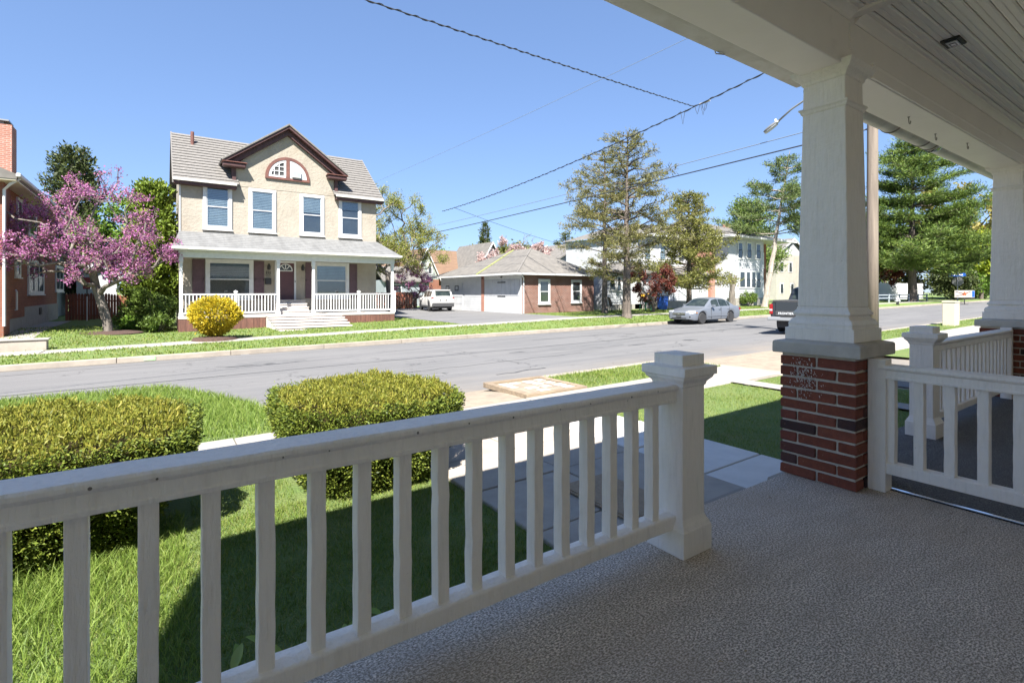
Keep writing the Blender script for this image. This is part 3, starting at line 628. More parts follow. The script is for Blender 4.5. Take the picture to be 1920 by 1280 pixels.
# ---- tan house with the number 2115
HY, PY = 30.0, 27.8; x0, x1 = .92, 10.84; DZ = -.05; EZ = 6.62; RZ = 9.85; RY = 33.6
H = thing('two_storey_house', 'tan stucco two storey house with central gable and front porch', 'house', (5.85, 30, -.7))
gx0, gx1 = 3.35, 8.35
b = MB(); b.box(x0, x1, HY, HY+7.2, -1.0, EZ); b.build('wall', m_['stucco'], H)
b = MB(); b.prism([(gx0, EZ-.02), (gx1, EZ-.02), (gx1, 7.75), (5.85, 9.86), (gx0, 7.75)], 'y', HY+.0, HY+3.4); b.build('gable_wall', m_['stucco'], H)
for s, X in ((1, x0+.02), (-1, x1-.02)):
    b = MB(); b.prism([(HY, EZ), (RY, RZ-.1), (HY+7.2, EZ)], 'x', X-.02, X+.02); b.build('end_gable', m_['stucco'], H)
ov = .32
ey = HY - .42; ez = EZ - .02; sl = (RZ - ez) / (RY - ey)
rm = MB(); courses(rm, (x0-ov, ey, ez), (gx0+.1, ey, ez), (gx0+.1, RY, RZ), (x0-ov, RY, RZ), 17, .05); courses(rm, (gx1-.1, ey, ez), (x1+ov, ey, ez), (x1+ov, RY, RZ), (gx1-.1, RY, RZ), 17, .05)
courses(rm, (gx0+.1, ey+1.2, ez+1.2*sl), (gx1-.1, ey+1.2, ez+1.2*sl), (gx1-.1, RY, RZ), (gx0+.1, RY, RZ), 12, .05)
rm.face((x0-ov, 2*RY-ey, ez), (x1+ov, 2*RY-ey, ez), (x1+ov, RY, RZ), (x0-ov, RY, RZ))
roof = rm.build('roof', m_['tile'], H)
for X, s in ((x0-ov, -1), (x1+ov, 1)):
    b = MB(); n = 1 if s > 0 else -1
    b.prism([(ey, ez-.2), (ey, ez+.03), (RY, RZ+.04), (2*RY-ey, ez+.03), (2*RY-ey, ez-.2), (RY, RZ-.2)], 'x', X - .03, X + .03); b.build('verge_board', m_['tile'], roof)
for a, c in ((x0-ov, gx0), (gx1, x1+ov)):
    MB().box(a, c, ey-.09, ey+.03, ez-.07, ez+.05).build('gutter', m_['gutter'], roof, bevel=.02)
    MB().box(a+.03, c, ey+.02, HY, ez-.22, ez-.075).build('eave_box', m_['maroon'], roof, bevel=.02)
b = MB(); b.lathe([(.085, 0), (.085, 1.05), (.07, 1.06)], (1.55, 32.7, 8.75), 10); b.build('vent_pipe', m_['rustred'], roof)
# pediment
gy = HY - .46; ax, az = 5.85, 10.12; lx, rx, lz = 2.72, 8.98, 7.84
for X in (lx, rx):
    d = Vector((ax - X, 0, az - lz)); n = Vector((-d.z, 0, d.x)).normalized() * (1 if X < ax else -1)
    if n.z < 0: n = -n
    def rake(name, m, o0, o1, y0, y1, ext=0):
        A = Vector((X, 0, lz)) ; B = Vector((ax, 0, az)); u = d.normalized()
        A = A - u * ext
        p = [A + n*o0, B + Vector((0, 0, o0 / abs(n.z))), B + Vector((0, 0, o1 / abs(n.z))), A + n*o1]
        b = MB(); b.prism([(q.x, q.z) for q in p], 'y', y0, y1); return b.build(name, m, H, bevel=.01)
    rake('rake_roof', m_['tile'], -.02, .06, gy - .06, RY-.2, .06)
    rake('rake_moulding', m_['maroon'], -.15, -.024, gy, HY + .3)
    rake('rake_frieze', m_['maroon'], -.40, -.155, HY - .2, HY + .05)
    s = 1 if X == lx else -1
    b = MB(); b.box(min(X, X+s*1.05), max(X, X+s*1.05), gy+.02, HY+.02, lz-.32, lz-.1); o = b.build('cornice_return', m_['maroon'], H, bevel=.05)
    b = MB(); b.hexa([(min(X-s*.04, X+s*1.1), gy-.05, lz-.098), (max(X-s*.04, X+s*1.1), gy-.05, lz-.098), (max(X-s*.04, X+s*1.1), HY, lz-.098), (min(X-s*.04, X+s*1.1), HY, lz-.098)], [(min(X-s*.04, X+s*1.1), gy-.05, lz-.07), (max(X-s*.04, X+s*1.1), gy-.05, lz-.07), (max(X, X+s*1.0), HY, lz+.06), (min(X, X+s*1.0), HY, lz+.06)]); b.build('return_flashing', m_['rustred'], o)
    b = MB(); b.box(min(X+s*.45, X+s*.62), max(X+s*.45, X+s*.62), HY - .12, HY+1.5, EZ, lz-.32); b.build('return_bracket', m_['maroon'], H)
# upper windows
def uw(px0, px1, py0, py1, Y=HY):
    f = 956.; ca, sa = math.cos(R(34.8)), math.sin(R(34.8))
    def on(px, py):
        r = (px-960)/f; t = Y / (ca - r*sa); return (r*ca + sa) * t, 1.11 + (547-py)/f * t
    a = on(px0, py1); c = on(px1, py1); e = on(px0, py0); return a[0], c[0], a[1], e[1]
for i, q in enumerate([(380.3, 434.9, 343, 429), (466, 517.3, 352.5, 434.5), (561.9, 607.4, 363.3, 440.5), (635, 676.9, 371, 444.3)]):
    u0, u1, z0, z1 = uw(*q); window(H, '-Y', HY, u0, u1, z0, z1, .15, blind=(.98, .98, .45, .3)[i], d=.08)
# half-round attic window
ac, aw, az0 = 5.86, 1.13, 7.32; ah = 1.13
def half(r1, r2, y0, y1, n=24):
    b = MB(); pts = [(ac + r1*math.cos(math.pi*i/n), az0 + r1*math.sin(math.pi*i/n)) for i in range(n+1)]
    if r2: pts += [(ac + r2*math.cos(math.pi*(n-i)/n), az0 + r2*math.sin(math.pi*(n-i)/n)) for i in range(n+1)]
    V = []; m2 = n + 1
    if r2:
        for i in range(n):
            a, c = pts[i], pts[i+1]; e, f = pts[2*m2-1-i], pts[2*m2-2-i]
            b.hexa([(a[0], y0, a[1]), (c[0], y0, c[1]), (f[0], y0, f[1]), (e[0], y0, e[1])], [(a[0], y1, a[1]), (c[0], y1, c[1]), (f[0], y1, f[1]), (e[0], y1, e[1])])
    else: b.prism(pts, 'y', y0, y1)
    return b
aw_o = half(1.13, .98, HY-.1, HY).build('attic_window', m_['rustred'], H)
b = MB(); b.box(ac-1.13, ac+1.13, HY-.1, HY, az0-.12, az0); b.box(ac-.09, ac+.09, HY-.098, HY, az0, az0+1.0); b.build('frame', m_['rustred'], aw_o)
half(.975, 0, HY-.02, HY-.004).build('interior', m_['room'], aw_o)
half(.975, .84, HY-.075, HY-.03).build('sash', m_['white2'], aw_o)
b = MB(); b.box(ac-.97, ac-.1, HY-.072, HY-.03, az0+.005, az0+.1); b.box(ac-.2, ac-.095, HY-.074, HY-.03, az0+.1, az0+.95)
for xx in (ac-.68, ac-.44): b.box(xx-.02, xx+.02, HY-.07, HY-.03, az0+.1, az0+math.sqrt(.86**2-(xx-ac)**2))
for zz in (.33, .58): b.box(ac-math.sqrt(.86**2-zz**2), ac-.2, HY-.068, HY-.03, az0+zz-.02, az0+zz+.02)
b.build('glazing_bars', m_['white2'], aw_o)
n = 16; pts = [(ac+.1, az0+.01)] + [(ac + .85*math.cos(math.pi/2*i/n), az0+.01+.85*math.sin(math.pi/2*i/n)) for i in range(n) ] + [(ac+.1, az0+.84)]
b = MB(); b.prism(pts, 'y', HY-.06, HY-.025); b.build('blank_panel', m_['white2'], aw_o)
b = MB(); b.box(ac+.2, ac+.66, HY-.2, HY-.061, az0+.06, az0+.46); o = b.build('air_conditioner', m_['white2'], aw_o, bevel=.02)
MB().box(ac+.25, ac+.61, HY-.204, HY-.201, az0+.11, az0+.4).build('grille', m_['blind'], aw_o)
# porch of the tan house
px0, px1 = .78, 11.15
MB().box(px0, px1, PY, HY, DZ-.1, DZ).build('porch_deck', m_['deckwood'], H, bevel=.01)
x = px0
while x < px1 - .02:
    if not (4.35 < x + .1 < 8.05): MB().box(x+.004, min(px1, x+.28)-.004, PY+.02, PY+.05, -1.0, DZ-.1).build('skirt_board', m_['skirt'], H)
    x += .28
MB().box(px0, px1, PY+.06, PY+.1, -1.0, DZ-.11).build('skirt_backing', m_['dark'], H)
MB().box(px0, px0+.05, PY+.06, HY, -1.0, DZ-.11).build('skirt_board', m_['skirt'], H); MB().box(px1-.05, px1, PY+.06, HY, -1.0, DZ-.11).build('skirt_board', m_['skirt'], H)
pz0, pz1 = 3.02, 4.12
b = MB(); courses(b, (px0-.25, PY-.35, pz0+.12), (px1+.25, PY-.35, pz0+.12), (x1+.05, HY, pz1), (x0-.05, HY, pz1), 9, .012)
b.face((px0-.25, PY-.35, pz0+.12), (x0-.05, HY, pz1), (x0-.05, HY, pz0+.05)); b.face((px1+.25, PY-.35, pz0+.12), (x1+.05, HY, pz1), (x1+.05, HY, pz0+.05)); pr = b.build('porch_roof', m_['porchroof'], H)
MB().box(px0-.27, px1+.27, PY-.47, PY-.355, pz0+.02, pz0+.13).build('gutter', m_['gutter'], pr, bevel=.02)
MB().box(px0-.2, px1+.2, PY-.35, HY, pz0-.02, pz0+.03).build('soffit', m_['white2'], pr)
MB().box(px0, px1, PY+.02, PY+.18, pz0-.32, pz0-.021).build('frieze', m_['white2'], pr, bevel=.01)
for X in (px0+.1, 5.0, 6.7, px1-.12):
    b = MB(); b.sq(X, PY+.1, [(.09, DZ), (.09, DZ+.16), (.07, DZ+.2), (.065, DZ+1.1), (.06, 2.4), (.085, 2.5), (.085, pz0-.32)]); b.build('post', m_['white2'], H)
def hrail(xa, xb, posts):
    y = PY + .1
    MB().box(xa, xb, y-.04, y+.04, DZ+1.0, DZ+1.07).build('porch_rail', m_['white2'], H, bevel=.01); MB().box(xa, xb, y-.03, y+.03, DZ+.12, DZ+.2).build('porch_rail', m_['white2'], H)
    x = xa + .1; first = None
    while x < xb - .05:
        if first is None: first = MB().box(-.021, .021, -.021, .021, DZ+.2, DZ+1.0).build('baluster', m_['white2'], H, world=False); o = first
        else: o = first.copy(); C.objects.link(o)
        o.location = Vector((x, y, 0)) - org(H); x += .145
    for X in posts:
        b = MB(); b.sq(X, y, [(.065, DZ), (.065, DZ+1.13), (.085, DZ+1.14), (.085, DZ+1.18), (.0, DZ+1.24)]); b.build('rail_post', m_['white2'], H)
hrail(px0+.18, 4.92, (3.1,)); hrail(6.78, px1-.2, (9.1, px1))
MB().box(px1-.06, px1+.02, PY+.15, HY, DZ+1.0, DZ+1.07).build('porch_rail', m_['white2'], H)
# steps up to the porch and to the door
for i in range(6):
    y1 = PY - i * .5; z = DZ - .02 - i * .115
    MB().box(4.4+.02*i, 8.05-.03*i, y1-.56, y1-.02, z-.055, z).build('step_tread', m_['deckwood'], H, bevel=.012)
    MB().box(4.42+.02*i, 8.02-.03*i, y1-.50, y1-.06, -.95, z-.056).build('step_riser', m_['deckwood'], H)
for i in range(4):
    z = DZ + .18 * (i + 1); y0 = PY + .25 + .38 * i
    MB().box(5.1, 6.62, y0, HY-.001, z-.05, z).build('step_tread', m_['deckwood'], H, bevel=.01); MB().box(5.12, 6.6, y0+.04, HY-.002, z-.18, z-.051).build('step_riser', m_['deckwood'], H)
TH = DZ + .73
dr = MB(); T = fr('-Y', HY); ring(dr, T, 5.2, 6.28, TH-.1, TH+2.1, .1, 0, .09); dro = dr.build('door', m_['white2'], H, bevel=.01)
b = MB(); fbox(b, T, 5.3, 6.18, .01, .05, TH, TH+2.0); b.build('door_leaf', m_['door'], dro)
def fan(cx, cz, r, w0, w1, nm, mt):
    b = MB(); n = 14
    for i in range(n):
        a0, a1 = math.pi*i/n, math.pi*(i+1)/n
        q = [T(cx+k*math.cos(a), w, cz+k*math.sin(a)) for w in (w0, w1) for (k, a) in ((r-.05, a0), (r, a0), (r, a1), (r-.05, a1))]
        b.hexa(q[:4], q[4:])
    fbox(b, T, cx-r, cx+r, w0, w1, cz-.05, cz)
    for a in (R(50), R(90), R(130)):
        c_, s_ = math.cos(a), math.sin(a); q = [T(cx+k*c_+s*s_*.02, w, cz+k*s_-s*c_*.02) for w in (w0, w1) for (k, s) in ((.06, -1), (r-.05, -1), (r-.05, 1), (.06, 1))]; b.hexa(q[:4], q[4:])
    return b.build(nm, mt, dro)
b = MB(); b.prism([(5.74+.33*math.cos(math.pi*i/14), TH+1.6+.33*math.sin(math.pi*i/14)) for i in range(15)], 'y', HY-.054, HY-.0505); b.build('fanlight_pane', m_['glassd'], dro)
fan(5.74, TH+1.6, .36, .0545, .075, 'fanlight', m_['white2'])
b = MB(); b.lathe([(.03, -.05), (.035, -.03), (.02, 0)], (6.22, HY-.1, TH+1.0), 8, 'y'); b.build('handle', m_['dark'], dro)
for wx0, wx1 in ((1.98, 4.16), (7.2, 9.2)):
    window(H, '-Y', HY, wx0, wx1, .72, 2.78, .16, blind=.5, d=.08)
for sx0, sx1 in ((1.42, 1.94), (4.2, 4.68), (6.78, 7.17), (9.23, 9.68)):
    b = MB(); T = fr('-Y', HY); fbox(b, T, sx0, sx1, .005, .035, .75, 2.74); ring(b, T, sx0, sx1, .75, 2.74, .07, .036, .055); fbox(b, T, sx0, sx1, .036, .055, 1.72, 1.8); b.build('shutter', m_['shutter'], H, bevel=.006)
txt('2115', .26, 'house_number', m_['dark'], H, Matrix.Translation((5.78, HY-.012, TH+2.16)) @ Matrix.Rotation(R(90), 4, 'X'))
for X in (5.0, 6.62):
    b = MB(); b.lathe([(.03, 0), (.08, .03), (.085, .2), (.06, .26), (.02, .34)], (X-.1 if X < 5.5 else X, HY-.14, 2.28), 6); o = b.build('wall_lantern', m_['dark'], H)
    b = MB(); b.lathe([(.065, 0), (.07, .12)], (X-.1 if X < 5.5 else X, HY-.14, 2.33), 6); b.build('lantern_glass', m_['lamp'], o)
    MB().box((X-.1 if X < 5.5 else X)-.02, (X-.1 if X < 5.5 else X)+.02, HY-.1, HY, 2.33, 2.5).build('bracket', m_['dark'], o)
MB().box(4.72, 5.02, HY-.13, HY-.004, 1.5, 1.84).build('mailbox', m_['dark'], H, bevel=.03)
b = MB()
for i in range(3):
    cx = 4.79 + i * .09; b.lathe([(.012, 0), (.03, .03), (.012, .09), (.026, .12), (.01, .16)], (cx, HY-.02, 2.07), 6); b.tube([(cx, HY-.02, 2.06), (cx-.03, HY-.02, 2.0), (cx+.03, HY-.02, 1.96)], .012, 5)
b.build('iron_ornament', m_['dark'], H)
b = MB(); b.tube([(x0-.02, HY-.02, 4.1), (x0-.02, HY-.02, 6.5)], .04, 6); b.build('downpipe', m_['white2'], H)
# ---- brick neighbour on the left
B = thing('brick_house', 'dark red brick house at the left edge with a tall chimney', 'house', (-8, 33, -.3))
bx = -5.0; b0, b1 = 27.3, 41
MB().box(-16, bx, b0, b1, -.8, 5.45).build('wall', m_['brickx'], B)
MB().box(-16, bx+.15, b0-.14, b0+.85, -.8, 5.45).build('corner_pier', m_['bricky'], B)
MB().box(-16, bx+.05, b0+.86, b1+.03, -.8, .42).build('foundation', m_['concl'], B)
MB().box(-16, bx+.06, b0+.9, b0+4.2, .0, .47).build('brick_base', m_['brickx'], B)
MB().box(-16, bx-.4, b1, 48, -.8, 5.3).build('rear_wing', m_['graysid'], B)
rfb = MB(); rfb.prism([(bx+.62, 5.38), (bx+.62, 5.56), (-10.5, 8.3), (-16, 5.6), (-16, 5.4)], 'y', b0-.75, b1+.6); rfo = rfb.build('roof', m_['shing'], B)
MB().box(bx+.6, bx+.74, b0-.8, b1+.6, 5.46, 5.6).build('gutter', m_['white2'], rfo, bevel=.03)
MB().box(bx-.1, bx+.6, b0-.72, b1+.55, 5.32, 5.375).build('soffit', m_['beige'], rfo)
b = MB(); b.tube([(bx+.68, b0-.5, 5.45), (bx+.4, b0-.5, 5.2), (bx+.2, b0-.3, 5.0), (bx+.2, b0-.3, -.2)], .05, 7); b.build('downpipe', m_['white2'], B)
MB().box(-6.5, -5.2, 30.6, 31.5, 5.4, 8.35).build('chimney', m_['chimney'], B)
b = MB(); b.box(-6.2, -5.5, 30.8, 31.3, 8.35, 8.5); b.box(-6.5, -5.3, 30.6, 31.5, 8.5, 8.56); b.build('chimney_cap', m_['signgrey'], B)
def bw(px0, px1, py0, py1, X=bx, **k):
    f = 956.; ca, sa = math.cos(R(34.8)), math.sin(R(34.8))
    def on(px, py):
        r = (px-960)/f; t = X / (r*ca + sa); return (ca - r*sa) * t, 1.11 + (547-py)/f * t
    a = on(px0, (py0+py1)/2)[0]; c = on(px1, (py0+py1)/2)[0]; mid = ((px0+px1)/2); z0 = on(mid, py1)[1]; z1 = on(mid, py0)[1]
    return window(B, '+X', X, min(a, c), max(a, c), z0, z1, **k)
bw(27, 36, 481, 520, trim=.1, mull=0); bw(51, 80, 488, 552, trim=.12, mull=2, glass=m_['glass']); bw(103, 117, 499, 547, trim=.12, mull=1); bw(30, 40, 372, 440, trim=.1); bw(52, 66, 385, 445, trim=.1)
window(B, '+X', bx-.4, 43.2, 45, 1.2, 3.4, .15, mull=0)
b = MB(); b.tube([(bx+.06, 29.6, .35), (bx+.12, 29.6, .35), (bx+.12, 29.6, 1.1), (bx+.06, 29.75, 1.18)], .035, 7); b.build('vent_pipe', m_['white2'], B)
b = MB(); fbox(b, fr('+X', bx+.05), 35.0, 35.7, 0, .02, -.05, .3); b.build('basement_window', m_['dark'], B)
# ---- brick garage
G = thing('brick_garage', 'low brick garage with white double doors and a weathered hip roof', 'garage', (23.6, 34, -.45))
ga, gb, gc, gd = 20.3, 26.95, 28.0, 40.0; GZ = 2.38
MB().box(ga, gb, gc, gd, -.8, GZ).build('wall', m_['brickg'], G)
MB().box(ga-.02, gb+.02, gc-.03, gc-.002, -.8, -.38).build('plinth', m_['concl'], G)
MB().box(ga-.03, ga, 33.2, gd, -.8, GZ).build('clad_wall', m_['siding'], G)
e = .4; rz = 4.45; r0, r1 = (23.62, 31.4), (23.62, 33.9)
P = [(ga-.7, gc-e, GZ), (gb+e, gc-e, GZ), (gb+e, gd+e, GZ), (ga-.7, gd+e, GZ)]; Q0, Q1 = (r0[0], r0[1], rz), (r1[0], r1[1], rz)
b = MB(); b.face(P[0], P[1], Q0); b.face(P[1], P[2], Q1, Q0); b.face(P[2], P[3], Q1); b.face(P[3], P[0], Q0, Q1); b.face(*P[::-1]); gro = b.build('roof', m_['shing'], G)
def lerp3(a, c, t): return tuple(a[i] + (c[i]-a[i]) * t for i in range(3))
b = MB(); b.tube([P[0], lerp3(P[0], Q0, .5), Q0], .06, 6); b.build('hip_cap', m_['tile'], gro)
lo_, hi_ = lerp3(P[0], P[3], .42), Q1
b = MB(); d0 = Vector((0, .26, 0)); b.hexa([Vector(lo_)-d0+Vector((0, 0, .0)), Vector(lo_), Vector(hi_), Vector(hi_)-d0*.9], [Vector(lo_)-d0+Vector((0, 0, .05)), Vector(lo_)+Vector((0, 0, .07)), Vector(hi_)+Vector((0, 0, .07)), Vector(hi_)-d0*.9+Vector((0, 0, .05))]); b.build('valley_flashing', m_['lime'], gro)
MB().box(ga-.76, gb+e, gc-e-.06, gc-e+.04, GZ-.12, GZ-.004).build('fascia', m_['white2'], gro); MB().box(ga-.76, ga-.66, gc-e+.04, gd+e, GZ-.12, GZ-.004).build('fascia', m_['white2'], gro)
MB().box(ga-.66, ga-.035, gc-e+.05, gd, GZ-.1, GZ-.06).build('soffit', m_['white2'], gro)
for i, (y0, y1) in enumerate(((28.25, 30.4), (30.42, 32.75))):
    o = MB().box(ga-.06, ga-.004, y0, y1, -.42, 1.98).build('garage_door', m_['siding'], G)
    n = 12
    for k in range(n):
        w = (y1-y0)/n; MB().box(ga-.085, ga-.061, y0+k*w+.008, y0+(k+1)*w-.008, -.42, .82).build('door_plank', m_['siding'], o)
    for k in range(4):
        w = (y1-y0)/4; MB().box(ga-.08, ga-.061, y0+k*w+.012, y0+(k+1)*w-.012, .86, 1.95).build('door_panel', m_['siding'], o)
    for z in (.75, 1.75): MB().box(ga-.1, ga-.086, (y1-.5 if i == 0 else y0), (y1 if i == 0 else y0+.5), z, z+.07).build('hinge', m_['dark'], o)
MB().box(ga-.07, ga-.001, 28.0, 28.2, -.5, GZ-.1).build('door_jamb', m_['white2'], G); MB().box(ga-.05, ga-.001, 28.2, 32.9, 1.99, GZ-.1).build('door_head', m_['white2'], G)
MB().box(ga-.09, ga-.001, 32.8, 33.19, -.6, GZ-.1).build('brick_pilaster', m_['chimney'], G)
for k in range(14):
    z = -.42 + k * .19; MB().box(ga-.055, ga-.031, 33.25, 35.8, z, z+.175).build('siding_board', m_['siding'], G)
o = MB().box(ga-.05, ga-.031, 36.1, 39.6, -.42, 1.8).build('overhead_door', m_['siding'], G)
for k in range(4): MB().box(ga-.065, ga-.051, 36.15, 39.55, -.4+k*.55, .12+k*.55).build('door_panel', m_['siding'], o)
for y in (36.8, 38.4):
    b = MB(); ring(b, fr('-X', ga-.066), y, y+.6, 1.2, 1.62, .07, 0, .02); b.build('door_light', m_['dark'], o)
for q in ((1009, 1031, 523, 570), (1070.5, 1090, 524.5, 567.5)):
    u0, u1, z0, z1 = uw(*q, Y=gc); window(G, '-Y', gc, u0, u1, z0, z1, .13, d=.06)
b = MB(); b.tube([(ga-.3, gc-.38, 2.25), (ga-.02, gc-.2, 2.05), (ga+.08, gc-.06, 1.9), (ga+.08, gc-.06, -.35)], .045, 7); b.build('downpipe', m_['white2'], G)
b = MB(); b.lathe([(.05, 0), (.07, .06), (.02, .1)], (ga-.12, 30.4, 2.1), 7); b.lathe([(.05, 0), (.07, .06), (.02, .1)], (ga-.12, 33.0, 2.1), 7); b.build('flood_lamp', m_['dark'], G)
# ---- long white rowhouse
Rr = thing('white_rowhouse', 'long white sided rowhouse with brick strips behind the street trees', 'house', (40, 30, -.3))
def lapwall(parent, face, P0, u0, u1, z0, z1, st=.19, name='siding_wall'):
    T = fr(face, P0); b = MB(); z = z0
    while z < z1 - .01:
        t = min(z1, z + st); q = [T(u0, .03, z), T(u1, .03, z), T(u1, .004, t), T(u0, .004, t), T(u0, 0, z), T(u1, 0, z)]; b.add(q, [(0, 1, 2, 3), (4, 5, 1, 0)]); z = t
    return b.build(name, m_['siding'], parent)
MB().box(34.6, 48.8, 30.5, 40, -.8, 6.2).build('upper_wall', m_['siding'], Rr); lapwall(Rr, '-Y', 30.498, 34.6, 42.0, 3.5, 6.1)
MB().box(29, 42.75, 28.6, 30.49, -.8, 2.75).build('porch_wall', m_['siding'], Rr); lapwall(Rr, '-Y', 28.598, 29, 42.1, .1, 2.7)
MB().box(28.9, 42.9, 28.5, 28.59, -.8, .12).build('foundation', m_['concl'], Rr)
MB().box(42.8, 48.8, 27.0, 30.49, -.8, 6.15).build('bay_wall', m_['siding'], Rr); lapwall(Rr, '-Y', 26.998, 42.8, 48.8, .55, 6.1)
MB().box(42.7, 48.9, 26.93, 26.99, -.8, .55).build('foundation', m_['concl'], Rr)
MB().box(42.1, 42.79, 28.3, 30.4, .3, 6.1).build('brick_strip', m_['chimney'], Rr); MB().box(48.82, 52.6, 28.8, 40, -.5, 6.1).build('brick_end', m_['bricky'], Rr)
b = MB(); b.face((28.6, 28.1, 2.75), (42.8, 28.1, 2.75), (42.8, 30.5, 3.55), (28.6, 30.5, 3.55)); b.box(28.6, 42.79, 28.1, 28.3, 2.62, 2.745); b.build('porch_roof', m_['shing'], Rr)
b = MB(); b.face((41.9, 26.1, 6.2), (53.2, 26.1, 6.2), (50.0, 33.5, 8.5), (44.5, 33.5, 8.5)); b.face((34.2, 29.9, 6.2), (41.9, 29.9, 6.2), (44.5, 33.5, 7.9), (37.5, 33.5, 7.6)); b.face((41.9, 26.1, 6.2), (44.5, 33.5, 8.5), (44.5, 33.5, 7.9), (41.9, 29.9, 6.2)); b.face((34.2, 29.9, 6.2), (37.5, 33.5, 7.6), (37.5, 37, 7.6), (34.2, 40.4, 6.2)); b.face((37.5, 33.5, 7.6), (44.5, 33.5, 7.9), (44.5, 40, 6.2), (37.5, 40, 6.2)); b.face((44.5, 33.5, 8.5), (50, 33.5, 8.5), (53, 41, 6.2), (44.5, 41, 6.2))
b.face((53.2, 26.1, 6.2), (53.2, 41, 6.2), (50.0, 33.5, 8.5)); rro = b.build('roof', m_['shing'], Rr)
b = MB(); b.box(41.8, 53.3, 26.0, 26.12, 6.05, 6.24); b.box(41.8, 53.2, 26.1, 30.5, 6.1, 6.16); b.box(34.2, 41.79, 29.8, 29.92, 6.05, 6.24); b.box(41.8, 41.92, 26.12, 29.9, 6.05, 6.24); b.build('eave', m_['white2'], rro)
b = MB(); b.box(44.2, 44.5, 31.0, 31.3, 7.5, 8.4); b.build('vent', m_['rustred'], rro)
b = MB(); b.box(52.2, 52.8, 33, 33.6, 6.5, 8.7); b.build('chimney', m_['chimney'], Rr)
def ww(q, Y, **k):
    u0, u1, z0, z1 = uw(*q, Y=Y); window(Rr, '-Y', Y - .03, u0, u1, z0, z1, sill=False, d=.05, **k)
for q in ((1382, 1392.5, 452, 485.5), (1398.5, 1409, 453, 486), (1416, 1426, 455, 486.5), (1385, 1397, 506.5, 540.5), (1397.2, 1407, 507, 540.5), (1407.2, 1416.5, 507, 541), (1416.7, 1426, 507.5, 541)): ww(q, 27.0, trim=.12)
for q in ((1141, 1154, 515, 545), (1155, 1165, 516, 547), (1190, 1202, 517, 540), (1248, 1261, 533, 550), (1300, 1316, 518, 540), (1322, 1334, 516, 539), (1336, 1347, 515, 540)): ww(q, 28.57, trim=.12)
MB().box(32.05, 32.95, 28.5, 28.566, -.3, 1.75).build('porch_door', m_['white2'], Rr, bevel=.01)
for u in (35.4, 37.5, 40.2): window(Rr, '-Y', 30.5, u, u+1.0, 3.9, 5.5, .12, d=.05)
for u in (49.6, 51.2): window(Rr, '-Y', 28.8, u, u+.9, 3.6, 5.2, .12, d=.05); window(Rr, '-Y', 28.8, u, u+.9, .8, 2.4, .12, d=.05)
# stoop with rail
MB().box(34.4, 37.4, 27.1, 28.49, -.6, .35).build('stoop', m_['conc'], Rr, bevel=.02)
b = MB()
for p in ((34.6, 27.2), (35.3, 27.2), (36.0, 27.2)): b.tube([(p[0], p[1], .35), (p[0], p[1], 1.2)], .02, 5)
b.tube([(34.6, 27.2, 1.2), (36.0, 27.2, 1.2)], .025, 5); b.tube([(36.0, 27.2, 1.2), (37.2, 27.2, .6)], .025, 5); b.build('stoop_rail', m_['dark'], Rr)
# white gabled house between the garage and the rowhouse
V = thing('white_gabled_house', 'white sided gabled house just behind the right end of the brick garage', 'house', (40, 44, -.2))
MB().box(37, 43.4, 43.8, 52, -.6, 4.9).build('wall', m_['siding'], V); b = MB(); b.prism([(37, 4.9), (43.4, 4.9), (40.2, 6.55)], 'y', 43.8, 51); b.build('gable', m_['siding'], V); lapwall(V, '-Y', 43.795, 37.6, 42.8, 3.2, 5.2)
for s in (-1, 1):
    b = MB(); b.prism([(40.2, 6.68), (40.2+s*3.8, 4.7), (40.2+s*3.8, 4.85), (40.2, 6.84)], 'y', 43.2, 52); b.build('roof', m_['shing'], V)
window(V, '-Y', 43.79, 39.7, 40.7, 5.0, 5.8, .1, d=.05)
# houses farther back
def cottage(label, x0, x1, y0, y1, ze, zr, wm, rm, gm=None, name='distant_house', wins=(), ridge='y'):
    t = thing(name, label, 'house', ((x0+x1)/2, y0, -.2), 'houses on the street behind'); xm = (x0+x1)/2; ym = (y0+y1)/2
    MB().box(x0, x1, y0, y1, -.6, ze).build('wall', wm, t)
    if ridge == 'y':
        b = MB(); b.prism([(x0, ze), (x1, ze), (xm, zr-.15)], 'y', y0, y1); b.build('gable', gm or wm, t)
        for s, xe in ((-1, x0-.35), (1, x1+.35)):
            sl = (zr-ze)/(xm-x0); b = MB(); b.prism([(xm, zr), (xe, ze-.35*sl), (xe, ze-.35*sl+.14), (xm, zr+.16)], 'y', y0-.35, y1+.35); b.build('roof', rm, t)
        b = MB()
        for xe in (x0-.36, x1+.36): sl = (zr-ze)/(xm-x0); b.prism([(xm, zr+.17), (xe, ze-.35*sl+.14), (xe, ze-.35*sl-.08), (xm, zr-.08)], 'y', y0-.42, y0-.352)
        b.build('barge_board', m_['white2'], t)
    else:
        for s, ye in ((-1, y0-.35), (1, y1+.35)):
            sl = (zr-ze)/(ym-y0); b = MB(); b.prism([(ym, zr), (ye, ze-.35*sl), (ye, ze-.35*sl+.14), (ym, zr+.16)], 'x', x0-.3, x1+.3); b.build('roof', rm, t)
    for (a, c, z0, z1) in wins: window(t, '-Y', y0, a, c, z0, z1, .1, d=.05, sill=False, glass=m_['glassd'])
    return t
tim = MT('half_timber_stucco', (.4, .42, .36), (.2, .24, .22), .9, 1.2, 3, .45, .55, (2, 1, .7))
cottage('half timbered gable with brown roof seen over the garage driveway', 24.6, 28.1, 56, 64, 2.6, 6.2, m_['bricky'], m_['brownroof'], tim, 'distant_house', ((25.4, 26.0, 3.2, 4.6), (26.6, 27.2, 3.2, 4.6)))
